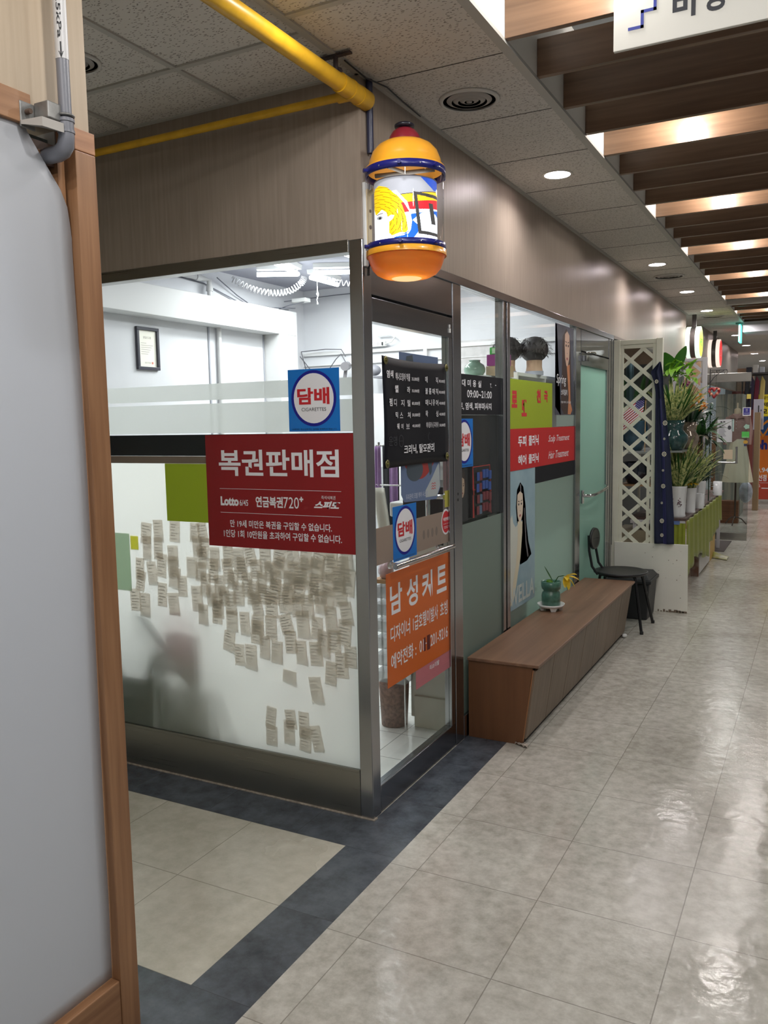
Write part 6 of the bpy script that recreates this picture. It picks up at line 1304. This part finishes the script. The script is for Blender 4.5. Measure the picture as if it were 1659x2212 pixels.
dsticker('notice_paper', .53, .555, 1.44, 1.60, mat('pale mint paper', (186, 212, 208), .6), 'pale mint paper edge beside the white notice on the shop door', 'paper notice')
o = dsticker('blue_sticker', .655, .755, 1.64, 1.75, M_wink, 'white-bordered indigo square sticker on the shop door glass')
child(o, 'indigo_field', MB().fbox(YD, .665, .742, 1.655, 1.742, .0032, .0038), mat('indigo', (62, 58, 150), .5)); mb = MB(); text(mb, YD, '서울', .69, .715, 1.715, 1.73, .0042); text(mb, YD, '사랑', .69, .715, 1.695, 1.71, .0042); mb.fbox(YD, .672, .735, 1.672, 1.676, .0038, .0042); child(o, 'lettering', mb, M_wink)
o = tag(obj('star_sticker', MB().fprism(YD, [(.71 + (.04 if k % 2 else .03) * math.cos(k * PI / 5), 1.50 + (.036 if k % 2 else .027) * math.sin(k * PI / 5)) for k in range(10)], 0, .003), mat('mint sticker', (170, 208, 190), .5)), 'mint star-shaped sticker on the shop door above the green one', 'sticker')
o = dsticker('green_sticker', .652, .742, 1.355, 1.435, mat('fresh green', (96, 208, 96), .5), 'bright green rectangular sticker on the shop door glass'); child(o, 'white_line', MB().fbox(YD, .66, .735, 1.362, 1.366, .0032, .0036), M_wink)
o = tag(obj('yellow_sticker', MB().disc(YD, .70, 1.30, .028, .024, .002, n=24), mat('mustard sticker', (212, 166, 70), .5), solid=.002), 'round mustard yellow sticker below the green sticker on shop door', 'sticker'); child(o, 'blue_tab', MB().fbox(YD, .682, .715, 1.245, 1.278, .0022, .003), mat('slate tab', (60, 70, 110), .5))
dsticker('cream_note', .435, .548, 1.075, 1.20, mat('cream note', (224, 206, 178), .6), 'square cream note on the shop door beside the handle', 'paper note')
dsticker('yellow_note', .70, .75, 1.86, 1.92, mat('soft yellow note', (214, 196, 96), .6), 'soft yellow note at the top right of the shop door', 'paper note')
# heart wreath on scroll bracket
t = thing('scroll_bracket', (0.52, 6.9, 2.0), 'black wrought scroll bracket sticking out from the grey white lattice', 'bracket')
sw = lambda cx, cz, r, a0, a1, n=18: [(cx + r * (1 - .45 * k / n) * math.cos(a0 + (a1 - a0) * k / n), 6.85, cz + r * (1 - .45 * k / n) * math.sin(a0 + (a1 - a0) * k / n)) for k in range(n + 1)]
obj('iron_scroll', MB().tube([(0.49, 6.85, 2.135), (0.66, 6.85, 2.135)], .004, 6).tube([(0.49, 6.85, 2.0), (0.53, 6.85, 2.06), (0.58, 6.85, 2.10), (0.63, 6.85, 2.13)], .004, 6).tube(sw(.645, 2.11, .024, PI / 2, -3.5), .003, 6).tube(sw(.565, 2.12, .018, 0, 5), .003, 6).tube(sw(.515, 2.10, .022, -1, 4), .003, 6), mat('wrought black', (42, 40, 42), .5), t)
obj('iron_post', MB().tube([(0.49, 6.85, 1.85), (0.49, 6.85, 2.15)], .005, 6), mat('wrought black', (42, 40, 42)), t)
t = thing('heart_wreath', (0.545, 6.85, 1.84), 'small heart-shaped red flower wreath hanging from the scroll bracket', 'wreath')
R = random.Random(41); mb = MB(); mb2 = MB()
for k in range(46):
    a = 2 * PI * k / 46; hx = 16 * math.sin(a) ** 3; hz = 13 * math.cos(a) - 5 * math.cos(2 * a) - 2 * math.cos(3 * a) - math.cos(4 * a)
    (mb2 if k % 5 == 0 else mb).ball((0.535 + hx * .0031, 6.84 + R.uniform(-.01, .01), 1.90 + hz * .0033), R.uniform(.010, .017), n=8, k=5)
obj('string', MB().tube([(0.545, 6.845, 1.92), (0.56, 6.85, 2.137)], .0015, 5), M_kink, t); obj('rose_ring', mb, mat('deep red roses', (160, 44, 52), .6), t); obj('pale_buds', mb2, mat('peach buds', (228, 160, 130), .6), t)
# mannequin with blouse and skirt
mx, my = 0.46, 10.6
t = thing('dress_form', (mx, my, 0), 'dress form wearing a mauve blouse and long cream skirt behind the shop door', 'mannequin')
obj('pole', MB().tube([(mx, my, 0.1), (mx, my, 1.0)], .014, 10), mat('form pole', (86, 74, 68), .4, .3), t)
for a in (0.4, 2.5, 4.6): obj('foot', MB().tube([(mx, my, .14), (mx + .10 * math.cos(a), my + .10 * math.sin(a), .10), (mx + .17 * math.cos(a), my + .17 * math.sin(a), .02)], .009, 8), mat('form pole', (86, 74, 68)), t)
def skirtf(u, v):
    a = u * 2 * PI; r = .10 + .11 * (1 - v) + .012 * (1 - v) * math.sin(a * 11); return (mx + .02 + r * math.cos(a) * 1.0, my + r * .75 * math.sin(a), .66 + .64 * v)
obj('skirt', MB().grid(skirtf, 90, 12), mat('cream skirt cloth', (234, 228, 204), .8, trans=.1), t)
def bl(u, v):
    a = u * 2 * PI; r = (.115, .125, .14, .145, .135, .06)[min(5, int(v * 5.001))]; return (mx + .01 + r * math.cos(a), my + r * .65 * math.sin(a), 1.26 + .42 * v)
obj('blouse', MB().grid(bl, 40, 10), mat('mauve blouse cloth', (168, 134, 128), .85, var=.08), t)
for s_ in (-1, 1): obj('sleeve', MB().tube([(mx + .01 + s_ * .12, my, 1.62), (mx + .01 + s_ * .165, my - .02, 1.42), (mx + .01 + s_ * .16, my - .05, 1.22)], [.05, .045, .035], 12), mat('mauve blouse cloth', (132, 104, 100)), t)
obj('collar', MB().prism([(mx - .06, my - .09, 1.68), (mx, my - .11, 1.60), (mx - .10, my - .10, 1.62)], [(mx - .06, my - .08, 1.68), (mx, my - .10, 1.60), (mx - .10, my - .09, 1.62)]).prism([(mx + .07, my - .09, 1.68), (mx + .01, my - .11, 1.60), (mx + .11, my - .10, 1.62)], [(mx + .07, my - .08, 1.68), (mx + .01, my - .10, 1.60), (mx + .11, my - .09, 1.62)]), mat('mauve collar', (150, 118, 112), .85), t)
obj('neck', MB().lathe(mx, my, [(.055, 1.60), (.045, 1.74), (.035, 1.75), (.01, 1.76), (.012, 1.83), (.0, 1.84)], 18), mat('form beige', (196, 176, 150), .6), t)
o = obj('buttons', MB().ball((mx - .005, my - .097, 1.56), .006, n=6, k=4).ball((mx - .005, my - .1, 1.51), .006, n=6, k=4).ball((mx - .005, my - .1, 1.46), .006, n=6, k=4), M_wink, t)
tag(obj('plastic_bag', MB().ball((0.56, 11.2, .46), (.10, .12, .17), n=14, k=10), mat('pale blue bag', (170, 178, 192), .25, var=.2, scale=12)), 'pale bluish plastic bag beside the dress form', 'bag')
tag(obj('floor_mat', MB().box(0.10, 0.575, 7.9, 8.85, 0.0, 0.008), mat('grey brown mat', (96, 88, 86), .9)), 'grey floor mat in front of the open shop door', 'doormat')
tag(obj('wood_stool', MB().box(.2, .48, 10.9, 11.1, 0, .34), wood('stool wood', (120, 78, 56), (150, 100, 72), 3, 'x')), 'low brown wooden box behind the dress form', 'box')
tag(obj('wood_post', MB().box(.23, .28, 9.5, 9.55, 0, 1.55), wood('stall post', (150, 98, 66), (176, 120, 84), 3, 'z')), 'orange brown wooden post behind the open shop door', 'post')
tag(obj('clothes_rail', MB().box(.02, .42, 11.9, 12.6, 0, 2.0), mat('row of grey green clothes', (176, 172, 158), .85, col2=(116, 122, 120), scale=3, stretch=(8, 8, .4))), 'dense row of grey and beige clothes behind the shop door glass', 'clothes')
tag(obj('kraft_roll', MB().box(.54, .63, 12.9, 13.1, 0, 1.70), mat('kraft board', (150, 126, 96), .7), bevel=.004), 'upright brown kraft board leaning beyond the dress form', 'cardboard')
o = tag(obj('grey_board', MB().box(.50, .66, 13.2, 13.3, 1.40, 1.93).box(.57, .59, 13.22, 13.28, 0, 1.42), mat('pale grey board', (190, 188, 200), .6)), 'pale grey board with dark handwriting above the kraft board', 'board'); child(o, 'handwriting', MB().fbox(YF(13.198), .575, .59, 1.68, 1.82, 0, .002).fbox(YF(13.198), .62, .63, 1.72, 1.75, 0, .002), M_dark)
# banners at the end
YB = YF(14.0)
o = tag(obj('phone_shop_banner', MB().fbox(YB, 0.47, 1.5, 0.10, 1.62, 0, .02), [mat('banner orange', (214, 112, 30), .5)]), 'tall orange phone shop banner at the end of the corridor', 'banner')
child(o, 'blue_field', MB().fbox(YB, 0.47, 1.5, 1.28, 1.62, .0205, .0215), mat('banner blue', (34, 88, 160), .5)); child(o, 'red_field', MB().fbox(YB, .47, 1.5, .10, .50, .0205, .0215), mat('banner red', (176, 62, 40), .5))
mb = MB()
cur = [(0.47, 1.36), (.52, 1.42), (.57, 1.36), (.62, 1.27), (.68, 1.36), (.72, 1.45)]
for a, c in zip(cur, cur[1:]): mb.fpoly(YB, [(a[0], a[1] - .03), (c[0], c[1] - .03), (c[0], c[1] + .03), (a[0], a[1] + .03)], .0225)
cur = [(0.47, 1.45), (.53, 1.53), (.58, 1.44), (.66, 1.52), (.72, 1.56)]
for a, c in zip(cur, cur[1:]): mb.fpoly(YB, [(a[0], a[1] - .025), (c[0], c[1] - .025), (c[0], c[1] + .025), (a[0], a[1] + .025)], .0228)
child(o, 'loop_emblem', mb, mat('emblem amber', (236, 150, 50), .5))
mb = MB(); text(mb, YB, 'ph', .49, .70, .97, 1.20, .0225, off=.05); child(o, 'bold_letters', mb, mat('banner ink blue', (30, 34, 128), .5))
mb = MB(); text(mb, YB, '60.94', .47, .735, .60, .69, .0225, off=.02); text(mb, YB, '적선점', .49, .70, .44, .56, .0225, off=.02); text(mb, YB, '입구', .49, .60, .29, .38, .0225); mb.fbox(YB, .62, .8, .30, .315, .0225, .023); mb.fbox(YB, .49, .8, .405, .409, .0225, .023); child(o, 'white_lettering', mb, M_wink)
YY = YF(13.7)
o = tag(obj('yellow_banner', MB().fbox(YY, .53, 1.4, 1.63, 2.02, 0, .02), mat('banner yellow', (232, 214, 50), .5)), 'yellow banner with black lettering above the orange banner', 'banner')
mb = MB(); text(mb, YY, '저', .60, .70, 1.80, 1.88, .021, off=.04); text(mb, YY, '모', .60, .70, 1.68, 1.76, .021, off=.04); text(mb, YY, '.', .555, .57, 1.80, 1.815, .021, off=.05); text(mb, YY, '.', .555, .57, 1.68, 1.695, .021, off=.05); text(mb, YY, '% 할인', .56, .72, 1.93, 1.99, .021, off=.01); child(o, 'lettering', mb, M_kink)
for i, (xx, cc, lb) in enumerate(((.36, (30, 28, 40), 'black jacket hanging leftmost on the rail above the banners'), (.44, (44, 38, 60), 'dark navy jacket hanging right of the black jacket'), (.52, (96, 28, 46), 'dark red garment hanging right of the navy jacket'), (.61, (178, 160, 96), 'olive gold garment hanging rightmost above the yellow banner'))):
    tag(obj('hanging_garment', MB().prism([(xx - .05, 13.4, 1.75), (xx + .03, 13.4, 1.75), (xx + .05, 13.4, 2.25), (xx, 13.4, 2.35), (xx - .02, 13.4, 2.25)], [(xx - .05, 13.5, 1.75), (xx + .03, 13.5, 1.75), (xx + .05, 13.5, 2.25), (xx, 13.5, 2.35), (xx - .02, 13.5, 2.25)]), mat('garment %d' % i, cc, .85), bevel=.01), lb, 'garment')
tag(obj('garment_rack', MB().tube([(.28, 13.45, 2.36), (1.2, 13.45, 2.36)], .012, 8).tube([(.29, 13.45, 0), (.29, 13.45, 2.36)], .012, 8).box(.28, 1.2, 13.35, 13.6, 2.38, 2.40), mat('rack dark', (60, 58, 62), .5)), 'dark garment rack at the far end of the corridor', 'rack')
for i, (xx, w_, h_, cc, lb) in enumerate(((.35, .09, .10, (60, 62, 74), 'dark carton on top of the far garment rack'), (.46, .08, .14, (226, 224, 220), 'white carton on top of the far garment rack'), (.57, .07, .10, (200, 206, 216), 'pale blue carton on top of the far garment rack'))):
    tag(obj('rack_carton', MB().box(xx, xx + w_, 13.4, 13.55, 2.40, 2.40 + h_), mat('rack carton %d' % i, cc, .6)), lb, 'box')
o = tag(obj('brown_carton', MB().box(-0.02, .29, 16.0, 16.3, 2.15, 2.62), mat('big brown carton', (176, 150, 130), .7)), 'large brown carton stored high on the far shelf', 'box'); mb = MB(); text(mb, YF(15.998), 'FRIO', .02, .20, 2.33, 2.41, .001, shear=.3, off=.02); child(o, 'lettering', mb, mat('carton grey ink', (130, 120, 124), .6))
tag(obj('carton_shelf', MB().box(-0.1, .32, 15.9, 16.4, 0, 2.15), mat('red brown shelf', (120, 60, 54), .6)), 'red brown shelf unit under the large carton', 'shelf')
lamp('shop_light', (-0.5, 11.0, 2.9), .8, P_AISLE, (1, .95, .88)); lamp('stall_fill_light', (-0.35, 6.6, 2.88), .5, P_AISLE * .5, (1, .97, .92))  # stall lamp is an added fill that lifts the dark plants
lamp('form_fill_light', (0.45, 9.7, 2.9), .3, P_AISLE * .7, (1, .96, .92))  # added fill, no fixture, brightens the dress form
lamp('aisle_light', (2.2, 13.0, 2.9), 1.0, P_AISLE * 3, (1, .97, .95)); lamp('aisle_light', (2.2, 19.0, 2.9), 1.2, P_AISLE * 3, (1, .97, .95))
